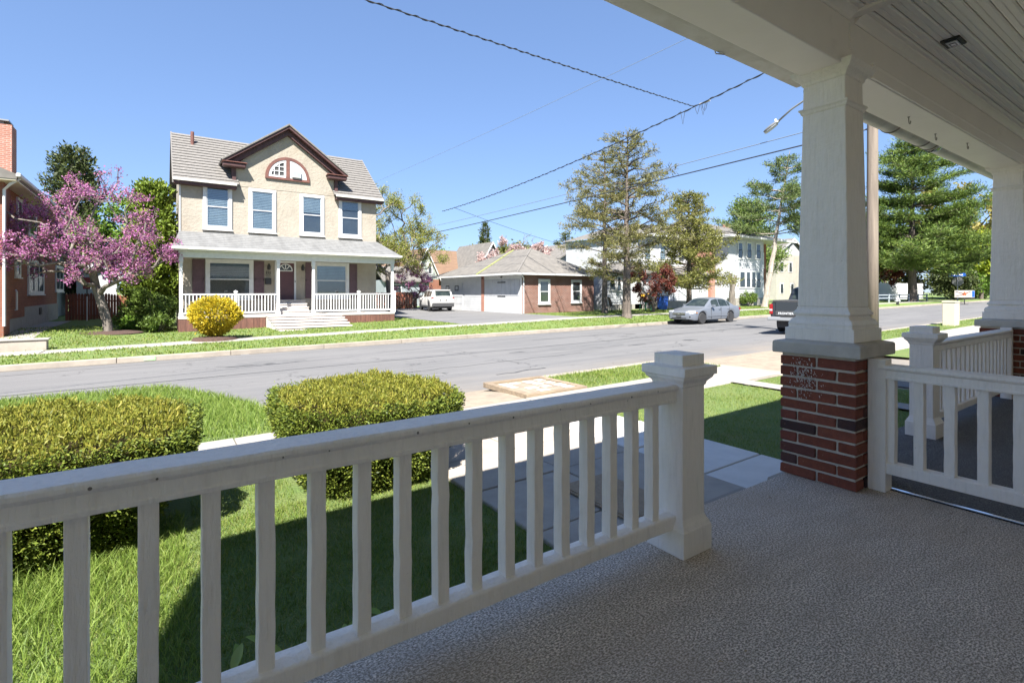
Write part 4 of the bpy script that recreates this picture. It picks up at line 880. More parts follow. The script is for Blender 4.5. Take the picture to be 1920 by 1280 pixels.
cottage('wide brown shingle roof between the half timbered and pale blue gables', 28.5, 36, 58, 67, 3.2, 6.6, m_['bricky'], m_['brownroof'], None, 'distant_house', ((29.5, 30.4, .8, 2.2),), 'x')
cottage('small pale blue gable on red brick left of the pink blossom', 32.6, 36.2, 54, 62, 4.3, 7.2, m_['chimney'], m_['shing'], m_['siding'], 'distant_house', ((33.9, 34.25, 4.9, 5.9), (34.5, 34.85, 4.9, 5.9)))
cottage('brown roofed brick house glimpsed behind the tan house porch', 15, 23, 58, 66, 2.8, 4.9, m_['bricky'], m_['brownroof'], None, 'distant_house', ((16, 17, .6, 2), (19, 20, .6, 2)), 'x')
cottage('low grey roofed shed with red front beyond the pink shrub', 18.4, 23.2, 48.5, 53, 2.3, 3.6, m_['graysid'], m_['shing'], None, 'distant_house', ((19.2, 20.2, .8, 1.9),), 'x')
cottage('cream two storey house far behind the leaning pine', 74, 83, 39, 48, 6.6, 9.0, m_['cream'], m_['shing'], m_['siding'], 'distant_house', ((75, 76, 4.0, 5.6), (77.5, 78.5, 4.0, 5.6), (75, 76, .8, 2.4), (78, 79, .8, 2.4)))
cottage('white garden shed beyond the red stained picket fence', -4.6, -2.4, 46, 49, 2.3, 3.1, m_['siding'], m_['shing'], None, 'garden_shed', ())
# sheds and hedges: fences
def fence(label, x0, y0, x1, y1, z0f, h, bw, mat, pointed=True, name='picket_fence', thick=.02):
    t = thing(name, label, 'fence', (x0, y0, 0)); Lh = math.hypot(x1-x0, y1-y0); n = int(Lh / bw); ang = math.atan2(y1-y0, x1-x0); w = bw - .012; hh = h
    top = [(0, 0), (w, 0), (w, hh-.09), (w/2, hh), (0, hh-.09)] if pointed else [(0, 0), (w, 0), (w, hh), (0, hh)]
    b = MB(); b.prism(top, 'y', 0, thick); me = None
    for i in range(n):
        u = i * bw; X, Y = x0 + math.cos(ang)*u, y0 + math.sin(ang)*u
        if me is None: o = b.build('picket', mat, t, world=False); me = o.data
        else: o = link('picket', me, mat, t)
        o.location = (X-x0, Y-y0, z0f(X, Y) + random.uniform(-.03, .02)); o.rotation_euler.z = ang
    for z in (.3, h-.35):
        b = MB(); dx, dy = -math.sin(ang)*(.03+thick), math.cos(ang)*(.03+thick); a = Vector((x0+dx, y0+dy, z0f(x0, y0)+z)); c = Vector((x1+dx, y1+dy, z0f(x1, y1)+z)); b.tube([a, c], .04, 4); b.build('fence_rail', mat, t)
    return t
fence('red stained pointed picket fence beside the brick house', -4.3, 38.2, .3, 38.0, zyard, 1.55, .135, m_['fence'])
fence('weathered grey picket fence behind the shrubs beside the tan house', -1.2, 37.0, .75, 36.8, lambda x, y: zyard(x, y)+.1, 1.5, .12, m_['greyfence'])
fence('plain red brown board fence behind the white parked car', 14.6, 43.6, 19.6, 43.4, zyard, 1.5, .16, m_['fence'], False, 'board_fence')
fence('white vinyl board fence far right behind the great pine', 70, 31, 94, 27.5, lambda x, y: -.05, 2.4, .22, m_['white2'], False, 'board_fence')
w = thing('blue_rail_fence', 'low pale blue rail fence in front of the great pine trunk', 'fence', (66, 23, -.1))
for i in range(7):
    x = 62 + i * 3; b = MB(); b.box(x, x+.12, 23.0, 23.12, -.3, .85); b.build('post', m_['blind'], w)
for z in (.35, .7): b = MB(); b.box(62, 80, 23.03, 23.09, z, z+.1); b.build('rail', m_['blind'], w)
lw = thing('low_concrete_wall', 'short low concrete wall end beside the far sidewalk at left', 'wall', (-4.5, 22.7, -.8))
b = MB(); b.box(-9, -3.0, 22.52, 22.9, -1.0, -.47); b.build('wall_body', m_['conc'], lw, bevel=.02)
b = MB(); b.box(-9, -2.94, 22.48, 22.94, -.469, -.42); b.build('coping', m_['concl'], lw, bevel=.015)
# ---------------------------------------------------------------- vehicles
def itp(tab):
    xs, ys = zip(*tab); return lambda v: float(np.interp(v, xs, ys))
def car(name, label, loc, rz, paint, Lc, zb, w, zl, zr, wt, wheels, wr, side_glass, wind, rear, archm=.07, crown=.03, green=(0, 1), group=None):
    t = thing(name, label, 'car', loc, group, rz); ORG[t] = Vector((0, 0, 0))
    n = 110; prof = [(.88, 0), (.965, .06), (.995, .25), (1.0, .5), (.985, .75), (.955, .93), (.88, 1.0)]
    V = []; K = len(prof) * 2 + 1
    for i in range(n + 1):
        x = Lc * i / n; low = zl(x)
        for cx in wheels:
            d = abs(x - cx); ra = wr + archm
            if d < ra: low = max(low, wr + math.sqrt(ra*ra - d*d) - .02)
        top = max(zb(x), low + .05); W_ = w(x)
        half = [(W_ * f, low + (top - low) * q) for f, q in prof]
        row = [(x, -y, z) for y, z in half] + [(x, 0, top + crown)] + [(x, y, z) for y, z in half[::-1]]
        V += row
    F = [(i*K+k, i*K+k+1, (i+1)*K+k+1, (i+1)*K+k) for i in range(n) for k in range(K-1)] + [tuple(range(K)), tuple(range(n*K, n*K+K))]
    b = MB(); b.add(V, F); body = b.build('body', paint, t, smooth=True, world=False)
    ms = body.modifiers.new('split', 'EDGE_SPLIT'); ms.split_angle = R(40)
    # greenhouse
    g0, g1 = green; n = 60; V = []
    def gw(x, v):   # half width at belt..roof
        bl = zb(x) - .02; top = max(zr(x), bl + .005); wb = w(x) * .9; wtop = min(wb, wt(x)); return wb + (wtop - wb) * v, bl + (top - bl) * v
    vs_ = (0, .35, .7, .93)
    for i in range(n + 1):
        x = g0 + (g1 - g0) * i / n; row = [gw(x, v) for v in vs_]; y, z = gw(x, 1); row.append((y * .86, z + .005))
        V += [(x, -a, c) for a, c in row] + [(x, 0, z + .035 * min(1, (z - zb(x)) / .3))] + [(x, a, c) for a, c in row[::-1]]
    K = 11; F = [(i*K+k, i*K+k+1, (i+1)*K+k+1, (i+1)*K+k) for i in range(n) for k in range(K-1)]
    b = MB(); b.add(V, F); cab = b.build('cabin', paint, t, smooth=True, world=False)
    for s in (-1, 1):
        for (a, c, v0, v1) in side_glass:
            b = MB(); m = 10; V = []
            for i in range(m + 1):
                x = a + (c - a) * i / m; vv1 = v1
                for v in (v0, (v0+vv1)/2, vv1): y, z = gw(x, v); V.append((x, s * (y + .006), z))
            b.add(V, [(i*3+k, i*3+k+1, i*3+k+4, i*3+k+3) for i in range(m) for k in range(2)]); b.build('side_window', m_['carglass'], t, smooth=True, world=False)
    for nm, (a, c) in (('windscreen', wind), ('rear_window', rear)):
        b = MB(); V = []; m = 8
        for i in range(m + 1):
            x = a + (c - a) * i / m; y, z = gw(x, 1); yy = y * .84
            for k in range(7): q = -1 + 2*k/6; V.append((x, q * yy, z + .012 + .03 * (1 - q*q) * min(1, (z - zb(x)) / .3)))
        b.add(V, [(i*7+k, i*7+k+1, (i+1)*7+k+1, (i+1)*7+k) for i in range(m) for k in range(6)]); b.build(nm, m_['carglass'], t, smooth=True, world=False)
    # wheels
    for cx in wheels:
        for s in (-1, 1):
            wy = w(cx) - .12; b = MB(); b.lathe([(wr*.62, -.1), (wr*.9, -.1), (wr, -.06), (wr, .06), (wr*.9, .1), (wr*.62, .1)], (cx, s*wy, wr), 28, 'y'); o = b.build('wheel', m_['rubber'], t, smooth=False, world=False)
            b = MB(); b.lathe([(wr*.66, -.02), (wr*.66, .085), (wr*.6, .09), (wr*.56, .03), (wr*.1, .03)], (cx, s*wy, wr), 24, 'y') if s > 0 else b.lathe([(wr*.66, .02), (wr*.66, -.085), (wr*.6, -.09), (wr*.56, -.03), (wr*.1, -.03)], (cx, s*wy, wr), 24, 'y')
            for k in range(6):
                a = k * math.pi / 3; c_, s_ = math.cos(a), math.sin(a); y0, y1 = s*(wy+.0) , 0
                q = [(cx + r*c_ - e*s_, s*wy + s*h, wr + r*s_ + e*c_) for h in (.035, .085) for (r, e) in ((.02, -.035), (wr*.62, -.03), (wr*.62, .03), (.02, .035))]; b.hexa(q[:4], q[4:])
            b.build('rim', m_['alloy'], o, world=False)
    b = MB(); b.box(.35, Lc-.3, -w(Lc/2)*.8, w(Lc/2)*.8, .22, .75); b.build('underbody', m_['plastic'], t, world=False)
    return t
def part(t, nm, m, *a, bev=.01):
    b = MB(); b.box(*a); return b.build(nm, m_[m] if isinstance(m, str) else m, t, world=False, bevel=bev)
# silver sedan, faces left
sx, sy = 24.15, 18.25
sed = car('parked_car', 'silver four door saloon car parked at the far kerb', (sx, sy, zroad(26, 17.5)), 0, m_['silver'], 4.83,
    itp([(0, .62), (.12, .70), (.5, .78), (1.0, .86), (1.5, .93), (2.5, .94), (3.9, .98), (4.3, 1.0), (4.7, .97), (4.83, .8)]),
    itp([(0, .64), (.1, .76), (.35, .86), (.8, .905), (3.9, .91), (4.5, .87), (4.75, .8), (4.83, .7)]),
    itp([(0, .28), (.3, .2), (4.4, .22), (4.83, .34)]), itp([(1.3, .9), (1.55, 1.06), (2.1, 1.385), (2.45, 1.45), (2.9, 1.455), (3.3, 1.42), (3.7, 1.28), (4.25, 1.0)]), itp([(1.3, .8), (2.1, .62), (3.3, .6), (4.3, .74)]),
    (.95, 3.68), .325, ((1.95, 2.62, .1, .9), (2.68, 3.45, .1, .88), (3.5, 3.72, .12, .8)), (1.42, 2.08), (3.45, 4.12), green=(1.3, 4.3))
part(sed, 'grille', 'plated', -.012, .03, -.42, .42, .5, .64); part(sed, 'badge', 'chrome', -.03, -.012, -.05, .05, .55, .61)
for z in (.535, .57, .605): part(sed, 'grille_bar', 'chrome', -.025, -.0122, -.41, .41, z, z+.012, bev=0)
part(sed, 'licence_plate', 'plated', -.03, .01, -.17, .17, .38, .5); part(sed, 'air_intake', 'dark', -.004, .04, -.5, .5, .3, .36)
for s in (-1, 1):
    b = MB(); b.hexa([(.0, s*.44, .56), (.12, s*.79, .56), (.35, s*.86, .62), (.25, s*.5, .66)], [(.0, s*.44, .70), (.1, s*.77, .72), (.38, s*.85, .755), (.25, s*.5, .76)]); b.build('headlight', m_['lamp'], sed, world=False, bevel=.015)
    part(sed, 'fog_lamp', 'dark', .02, .1, min(s*.52, s*.72), max(s*.52, s*.72), .38, .46); part(sed, 'mirror', 'silver', 1.75, 1.93, min(s*.9, s*1.06), max(s*.9, s*1.06), .95, 1.07, bev=.03)
    part(sed, 'marker_lamp', 'amber', .38, .5, min(s*.85, s*.885), max(s*.85, s*.885), .62, .66); part(sed, 'tail_light', 'tail', 4.62, 4.8, min(s*.55, s*.82), max(s*.55, s*.82), .72, .88)
    for x in (1.72, 2.66, 3.5): part(sed, 'door_seam', 'dark', x, x+.012, min(s*.885, s*.9125), max(s*.885, s*.9125), .3, .92, bev=0)
    for x in (2.45, 3.3): part(sed, 'door_handle', 'silver', x, x+.17, min(s*.9, s*.93), max(s*.9, s*.93), .8, .835)
    part(sed, 'side_moulding', 'silver', 1.4, 3.3, min(s*.905, s*.925), max(s*.905, s*.925), .42, .47, bev=.008)
for s in (-1, 1):
    part(sed, 'headrest', 'beige', 2.45, 2.6, s*.35-.12, s*.35+.12, .96, 1.16, bev=.04)
# white suv, faces away from us up the drive
suv = car('parked_car', 'white sport utility car parked in the garage driveway facing away', (19.0, 39.9, zyard(18, 36.5) + .012), R(-101), m_['suvw'], 4.62,
    itp([(0, .85), (.15, .95), (.6, 1.02), (1.2, 1.06), (2.5, 1.07), (4.2, 1.1), (4.5, 1.1), (4.62, 1.02)]), itp([(0, .7), (.15, .82), (.5, .92), (4.1, .93), (4.45, .9), (4.62, .84)]),
    itp([(0, .4), (.3, .3), (4.3, .32), (4.62, .42)]), itp([(1.15, 1.03), (1.4, 1.2), (1.95, 1.58), (2.4, 1.665), (3.6, 1.665), (4.2, 1.62), (4.36, 1.56), (4.6, 1.1)]), itp([(1.15, .84), (1.95, .68), (4.2, .66), (4.6, .76)]),
    (.92, 3.63), .36, ((1.75, 2.55, .1, .9), (2.62, 3.35, .1, .9), (3.42, 3.95, .12, .85)), (1.3, 1.95), (4.37, 4.57), archm=.09, green=(1.15, 4.6))
part(suv, 'rear_bumper', 'plastic', 4.45, 4.68, -.86, .86, .36, .68, bev=.05); part(suv, 'licence_recess', 'plated', 4.6, 4.632, -.32, .32, .8, .92); part(suv, 'licence_plate', 'plate', 4.632, 4.64, -.16, .16, .81, .91); part(suv, 'badge', 'chrome', 4.62, 4.635, -.08, .08, .985, 1.02)
part(suv, 'spoiler', 'suvw', 4.2, 4.45, -.62, .62, 1.6, 1.655, bev=.02)
for s in (-1, 1):
    part(suv, 'tail_light', 'tail', 4.4, 4.6, min(s*.55, s*.9), max(s*.55, s*.9), 1.0, 1.09, bev=.02); part(suv, 'roof_rail', 'plastic', 1.9, 4.1, min(s*.6, s*.64), max(s*.6, s*.64), 1.68, 1.74, bev=.01)
    part(suv, 'mirror', 'plastic', 1.6, 1.78, min(s*.92, s*1.1), max(s*.92, s*1.1), 1.08, 1.24, bev=.04); part(suv, 'sill', 'plastic', 1.3, 3.3, min(s*.88, s*.94), max(s*.88, s*.94), .3, .45, bev=.02)
    part(suv, 'headlight', 'lamp', .02, .25, min(s*.5, s*.85), max(s*.5, s*.85), .82, .92)
    for x in (1.55, 2.58, 3.4): part(suv, 'door_seam', 'dark', x, x+.012, min(s*.91, s*.9325), max(s*.91, s*.9325), .5, 1.05, bev=0)
# dark pickup, drives off to the right
px_, py_ = 24.7, 10.6
trk = car('pickup_truck', 'dark grey pickup truck half hidden behind the white column', (px_, py_, zroad(21.5, 9.8)), R(192), m_['truckp'], 5.4,
    itp([(0, .95), (.2, 1.05), (1.3, 1.12), (3.3, 1.16), (5.3, 1.2), (5.4, 1.2)]), itp([(0, .75), (.2, .88), (.6, .93), (5.2, .94), (5.35, .93), (5.4, .91)]), itp([(0, .5), (.4, .4), (5.4, .58)]),
    itp([(1.2, 1.12), (1.6, 1.4), (2.0, 1.72), (2.5, 1.78), (3.0, 1.77), (3.3, 1.72), (3.55, 1.17)]), itp([(1.2, .84), (2, .7), (3.3, .68), (3.55, .8)]),
    (1.0, 4.25), .38, ((1.85, 2.55, .1, .9), (2.6, 3.2, .1, .88)), (1.35, 1.98), (3.32, 3.5), archm=.08, green=(1.2, 3.55))
part(trk, 'tailgate', 'truckp', 5.38, 5.43, -.72, .72, .68, 1.2, bev=.02); part(trk, 'tailgate_band', 'plastic', 5.43, 5.437, -.72, .72, .69, .86, bev=.006); part(trk, 'bed_cap', 'plastic', 3.55, 5.43, -.93, .93, 1.2, 1.235)
part(trk, 'rear_bumper', 'bumper', 5.3, 5.62, -.96, .96, .5, .64, bev=.03); part(trk, 'bumper_step', 'plastic', 5.3, 5.63, -.5, .5, .641, .665)
part(trk, 'licence_plate', 'plate', 5.62, 5.63, .1, .42, .49, .63, bev=.004); part(trk, 'hitch', 'dark', 5.2, 5.5, -.3, .3, .34, .49)
part(trk, 'tonneau', 'plastic', 3.6, 5.3, -.86, .86, 1.236, 1.27)
for s in (-1, 1):
    o = part(trk, 'tail_light', 'tail', 5.3, 5.46, min(s*.82, s*.935), max(s*.82, s*.935), .74, 1.12, bev=.02); part(trk, 'reversing_light', 'lamp', 5.4, 5.467, min(s*.825, s*.93), max(s*.825, s*.93), .86, .93)
    part(trk, 'mirror', 'dark', 1.75, 1.95, min(s*.95, s*1.12), max(s*.95, s*1.12), 1.14, 1.34, bev=.03); part(trk, 'headlight', 'lamp', .0, .2, min(s*.55, s*.86), max(s*.55, s*.86), .82, 1.0)
o = txt('FRONTIER', .115, 'tailgate_lettering', m_['greytext'], trk, Matrix.Translation((5.437, -.36, .735)) @ Matrix.Rotation(R(90), 4, 'Z') @ Matrix.Rotation(R(90), 4, 'X'), .002)
# ---------------------------------------------------------------- vegetation
def unit(a): return a / np.maximum(1e-9, np.linalg.norm(a, axis=-1, keepdims=True))
def leaves(name, P, D, Ln, Wd, mat, parent, kind=None):
    n = len(P); D = unit(D); rv = unit(rng.normal(size=(n, 3))); s = unit(np.cross(D, rv)); up = np.cross(s, D)
    Ln = np.broadcast_to(Ln, n)[:, None]; Wd = np.broadcast_to(Wd, n)[:, None]; mid = P + D * Ln * .5 + up * Ln * .08
    V = np.stack([P, mid + s * Wd * .5, P + D * Ln, mid - s * Wd * .5], 1).reshape(-1, 3)
    F = np.arange(4 * n).reshape(n, 4); return npmesh(name, V, F, mat, parent, kind=kind)
def limbs(name, A, B, ra, rb, mat, parent, n=6):
    A, B = np.asarray(A, float), np.asarray(B, float); d = unit(B - A); ref = np.where(np.abs(d[:, 2:3]) > .9, [[1., 0, 0]], [[0, 0, 1.]]); u = unit(np.cross(d, ref)); w = np.cross(d, u)
    a = np.arange(n) * 2 * np.pi / n; ring = u[:, None] * np.cos(a)[None, :, None] + w[:, None] * np.sin(a)[None, :, None]
    V = np.concatenate([A[:, None] + ring * np.asarray(ra)[:, None, None], B[:, None] + ring * np.asarray(rb)[:, None, None]], 1).reshape(-1, 3)
    m = len(A); k = np.arange(n); q = np.stack([k, (k+1) % n, (k+1) % n + n, k + n], -1); F = (np.arange(m)[:, None, None] * 2 * n + q[None]).reshape(-1, 4)
    return npmesh(name, V, F, mat, parent, smooth=True)
def skeleton(trunk, pts, r_tip, r_base, step=.45, wob=.1, bend=.25):
    """grow limbs from the trunk polyline out to every point, each one leaving the nearest limb"""
    nodes_ = [np.array(p, float) for p in trunk]; par = [-1] + list(range(len(trunk)-1)); dist = [0.]
    for i in range(1, len(trunk)): dist.append(dist[-1] + np.linalg.norm(nodes_[i]-nodes_[i-1]))
    cut = max(1, len(trunk) // 2); base = nodes_[-1]; order = np.argsort(np.linalg.norm(pts - base, axis=1)); tips = []
    arr = np.array(nodes_); darr = np.array(dist)
    for i in order:
        p = pts[i]; dv = p - arr; d = np.linalg.norm(dv, axis=1); cost = d + .22 * darr + np.maximum(0, arr[:, 2] - p[2]) * .9; cost[:cut] += 50
        j = int(np.argmin(cost)); k = max(1, int(d[j] / step)); a = arr[j]; prev = j; mid = np.array([0, 0, 1.]) * d[j] * bend * .25; new = []
        for s in range(1, k + 1):
            t = s / k; q = a + (p - a) * t + mid * math.sin(math.pi * t) + rng.normal(size=3) * wob * step * (0 if s == k else 1)
            nodes_.append(q); par.append(prev); dist.append(dist[prev] + np.linalg.norm(q - nodes_[prev])); prev = len(nodes_) - 1; new.append(q)
        tips.append(prev); arr = np.array(nodes_); darr = np.array(dist)
    n = len(nodes_); w = np.zeros(n)
    for t in tips: w[t] += 1
    for i in range(n - 1, 0, -1): w[par[i]] += w[i]
    rr = r_tip + (r_base - r_tip) * (w / w[0]) ** .5; idx = np.arange(1, n); par = np.array(par)
    return arr, par, rr, idx, w
def clumpy(c, r, n, k, spread, shell=.55, flat=1):
    c = np.array(c, float); r = np.array(r, float); u = unit(rng.normal(size=(k, 3))); rad = shell + (1 - shell) * rng.random((k, 1)) ** .6
    cc = c + u * rad * r; pick = rng.integers(0, k, n); P = cc[pick] + rng.normal(size=(n, 3)) * spread * np.array([1, 1, flat]); return P
def broadleaf(name, label, base, trunk, ells, npts, leaf, r_base, mat, bark, nl, lsz, jit, group=None, wood_leaf=False, cat='tree', droop=0, rtip=.008, thin=.03):
    t = thing(name, label, cat, base, group); bz = np.array(base, float)
    pts = np.concatenate([clumpy(np.array(c)+bz, r, int(npts * f), max(6, int(npts * f / 9)), np.mean(r) * .14) for c, r, f in ells])
    A, par, rr, idx, w = skeleton([bz + np.array(p) for p in trunk], pts, rtip, r_base)
    limbs('trunk', A[par[idx]], A[idx], rr[par[idx]] * np.where(w[par[idx]] > 2.2 * w[idx], .75, 1), rr[idx], bark, t)
    th = idx[rr[idx] < thin]; pick = th[rng.integers(0, len(th), nl)]; f = rng.random((nl, 1)); P = A[par[pick]] * (1 - f) + A[pick] * f + rng.normal(size=(nl, 3)) * jit
    D = rng.normal(size=(nl, 3)) + np.array([0, 0, .2 - droop]); leaves('crown', P, D, rng.uniform(.6, 1.3, nl) * lsz, rng.uniform(.45, .9, nl) * lsz, mat, t)
    return t
def conifer(name, label, base, H, rb, z0, prof, whorl, per, mat, bark, nl, ln, wd, lean=(0, 0), up=.1, droop=.0, sub=5, group=None, tuft=.1, curl=.15, miss=0, sprd=.35, irr=(.65, 1.12)):
    t = thing(name, label, 'tree', base, group); b = np.array(base, float); top = b + np.array([lean[0], lean[1], H]); SA, SB, RA, RB = [], [], [], []; LP, LD = [], []
    k = 14; tr = [b + (top - b) * i / k + rng.normal(size=3) * np.array([.02, .02, 0]) * H * .1 for i in range(k + 1)]; tr[0] = b
    for i in range(k): SA.append(tr[i]); SB.append(tr[i+1]); RA.append(rb * (1 - i / k) + .02); RB.append(rb * (1 - (i+1) / k) + .02)
    if True:
        SA.append(b - [0, 0, .2]); SB.append(b + [0, 0, .35]); RA.append(rb * 1.5); RB.append(rb * 1.02)
    z = z0; ph = rng.random() * 6
    while z < H * .985:
        f = (z - z0) / (H - z0); Rm = prof(f)
        for j in range(per):
            if rng.random() < miss: continue
            ang = ph + 2 * math.pi * j / per + rng.normal() * .3; Lb = Rm * rng.uniform(*irr); o = b + (top - b) * (z + rng.uniform(-.15, .15) * whorl) / H
            d = np.array([math.cos(ang), math.sin(ang), up + .8 * f * up]); pts = [o]; m = 4
            for s in range(1, m + 1):
                q = s / m; pts.append(o + d * Lb * q + np.array([0, 0, 1]) * (curl * Lb * q * q - droop * Lb * q * q) + rng.normal(size=3) * .04 * Lb)
            for s in range(m): SA.append(pts[s]); SB.append(pts[s+1]); RA.append(.012 + .16 * rb * (1 - s / m) * min(1, Lb / 2)); RB.append(.01 + .16 * rb * (1 - (s+1) / m) * min(1, Lb / 2))
            nsub = max(2, int(sub * Lb))
            for s in range(nsub):
                q = .25 + .75 * rng.random(); i0 = min(m - 1, int(q * m)); c = pts[i0] + (pts[i0+1] - pts[i0]) * (q * m - i0); side = rng.choice((-1, 1)); perp = np.array([-math.sin(ang), math.cos(ang), 0]) * side
                e = c + (perp * sprd + d * .3) * Lb * rng.uniform(.3, 1.0) * (1.15 - q) + np.array([0, 0, rng.normal() * .05 + .05 - droop * .3]) * Lb; SA.append(c); SB.append(e); RA.append(.012); RB.append(.006); LP.append((c, e))
            LP.append((pts[-2], pts[-1])); LP.append((pts[-3], pts[-2]))
        z += whorl * (1 - .35 * f) * rng.uniform(.8, 1.2); ph += 1.1
    limbs('trunk', SA, SB, RA, RB, bark, t, 6)
    LPa = np.array([p[0] for p in LP]); LPb = np.array([p[1] for p in LP]); ln_ = np.linalg.norm(LPb - LPa, axis=1); pr = (ln_ + .1) / (ln_ + .1).sum(); pk = rng.choice(len(LP), nl, p=pr); f = rng.random((nl, 1)) * 1.08
    P = LPa[pk] + (LPb[pk] - LPa[pk]) * f + rng.normal(size=(nl, 3)) * np.array(tuft); D = unit(LPb[pk] - LPa[pk]) + rng.normal(size=(nl, 3)) * .65 + np.array([0, 0, .25 - droop])
    leaves('crown', P, D, rng.uniform(.6, 1.3, nl) * ln, rng.uniform(.6, 1.2, nl) * wd, mat, t); return t
lm = leafmat
l_redbud = lm('redbud_blossom', [(.3, .085, .25), (.41, .14, .34), (.49, .21, .41), (.37, .12, .25), (.24, .13, .085), (.54, .29, .46)], .4)
l_dark = lm('dark_conifer', [(.03, .045, .014), (.055, .075, .02), (.085, .1, .028)], .15)
l_arb = lm('bright_arborvitae', [(.075, .12, .015), (.13, .19, .02), (.2, .26, .03)], .25)
l_spring = lm('spring_leaf', [(.17, .2, .04), (.27, .29, .065), (.36, .35, .1)], .5)
l_green = lm('fresh_green', [(.08, .15, .02), (.13, .23, .03), (.2, .3, .04)], .4)
l_shrub = lm('shrub_green', [(.06, .1, .018), (.11, .17, .03), (.17, .24, .045)], .35)
l_fors = lm('forsythia', [(.46, .33, .012), (.56, .42, .02), (.38, .32, .02), (.62, .48, .05)], .3)
l_pink = lm('pink_blossom', [(.42, .27, .26), (.52, .38, .36), (.56, .45, .41), (.32, .19, .17)], .4)
l_hem = lm('hemlock', [(.11, .115, .035), (.18, .18, .055), (.24, .22, .075), (.15, .155, .06), (.28, .25, .085)], .35)
l_hemg = lm('hemlock_green', [(.11, .125, .03), (.19, .195, .045), (.26, .25, .07)], .35)
l_red = lm('red_maple_leaf', [(.09, .022, .018), (.15, .04, .03), (.2, .07, .045)], .4)
l_pine = lm('white_pine', [(.04, .075, .016), (.085, .14, .026), (.14, .205, .038), (.18, .235, .046)], .2)
l_pine2 = lm('leaning_pine', [(.07, .11, .04), (.12, .17, .05), (.17, .21, .06)], .25)
l_yel = lm('yellow_maple', [(.28, .24, .06), (.36, .3, .09), (.22, .22, .06)], .45)
l_lime = lm('lime_leaf', [(.2, .27, .02), (.3, .37, .03), (.38, .42, .05)], .5)
l_olive = lm('olive_leaf', [(.1, .12, .03), (.16, .17, .05), (.22, .2, .07)], .35)
bk, bl = m_['bark'], m_['bark_l']
def gz(x, y): return zyard(x, y) if y > 22.4 else (zverge(x, y) if y > 19.2 else zn(x))
def B3(x, y, dz=-.05): return (x, y, gz(x, y) + dz)
# redbud in front of the brick house
broadleaf('redbud_tree', 'magenta blossoming redbud tree with leaning trunk on the far lawn', B3(-1.75, 28.2), [(0, 0, 0), (-.05, 0, .5), (-.18, 0, 1.1), (-.34, .05, 1.7), (-.45, .05, 2.1)],
    [((-.7, .1, 4.4), (2.7, 2.3, 2.2), .5), ((-2.9, 0, 3.9), (1.7, 1.8, 1.4), .28), ((1.1, .2, 3.9), (1.4, 1.7, 1.5), .22)], 640, None, .19, l_redbud, bl, 21000, .085, .1, thin=.022)
b = MB(); b.lathe([(1.25, 0), (1.0, .06), (.2, .09)], (-1.75, 28.1, gz(-1.75, 28.1) - .02), 22); tag(b.build('mulch_ring', m_['mulch']), 'ring of dark mulch around the redbud trunk', 'mulch')
conifer('dark_conifer', 'tall dark rounded conifer behind the redbud', B3(-5.2, 50), 12.2, .25, .6, lambda f: 3.1 * (1 - f) ** .6 + .15, .55, 8, l_dark, bk, 22000, .3, .13, up=.5, sub=5, tuft=.16)
conifer('arborvitae', 'tall bright green arborvitae against the left side of the tan house', B3(-.2, 33.0), 7.4, .12, .2, lambda f: 1.2 * (1 - f * f) ** .6 + .1, .33, 9, l_arb, bk, 26000, .2, .12, up=.75, sub=7, tuft=.12)
broadleaf('background_tree', 'yellow green spring tree rising behind the arborvitae', B3(-1.5, 47), [(0, 0, 0), (0, 0, 2), (.1, 0, 4)], [((-.5, 0, 6.2), (3.6, 3, 3.1), .6), ((2, 0, 5.5), (3, 2.5, 2.5), .4)], 240, None, .2, l_green, bk, 13000, .24, .25, 'background trees')
conifer('spruce_shrub', 'young feathery evergreen shrub in front of the picket fence', B3(-.65, 30.8), 2.0, .05, .05, lambda f: 1.05 * (1 - f) + .1, .2, 9, l_shrub, bk, 7000, .14, .07, up=.25, sub=8, tuft=.07)
def shrub(name, label, x, y, r, h, mat, n, ls, cat='shrub', group=None, dz=0):
    t = thing(name, label, cat, B3(x, y), group); z0 = gz(x, y) + dz; P = clumpy((x, y, z0 + h * .55), (r * .85, r * .85, h * .42), n, max(10, n // 70), r * .13, .5); P[:, 2] = np.maximum(P[:, 2], z0 + .02)
    A = []; Bq = []
    for i in range(14):
        a = rng.random() * 6.28; A.append((x + .1 * math.cos(a) * r, y + .1 * math.sin(a) * r, z0 - .05)); Bq.append((x + .7 * math.cos(a) * r, y + .7 * math.sin(a) * r, z0 + h * rng.uniform(.5, .95)))
    limbs('stems', A, Bq, np.full(14, .018), np.full(14, .006), bk, t, 5); leaves('foliage', P, rng.normal(size=(n, 3)) + [0, 0, .4], rng.uniform(.6, 1.3, n) * ls, rng.uniform(.4, .8, n) * ls, mat, t); return t
shrub('leafy_shrub', 'loose leafy shrub against the left end of the tan house porch', .15, 29.4, .75, 1.8, l_shrub, 3800, .11, group='shrubs beside the tan house')
shrub('leafy_shrub', 'low dark green shrub at the foot of the tan house porch corner', -.05, 28.3, .65, .8, l_shrub, 2600, .11, group='shrubs beside the tan house')
shrub('perennial_clump', 'fresh green low clump between the redbud trunk and the evergreen shrub', -1.05, 30.0, .5, .55, l_green, 2200, .14, 'plant')
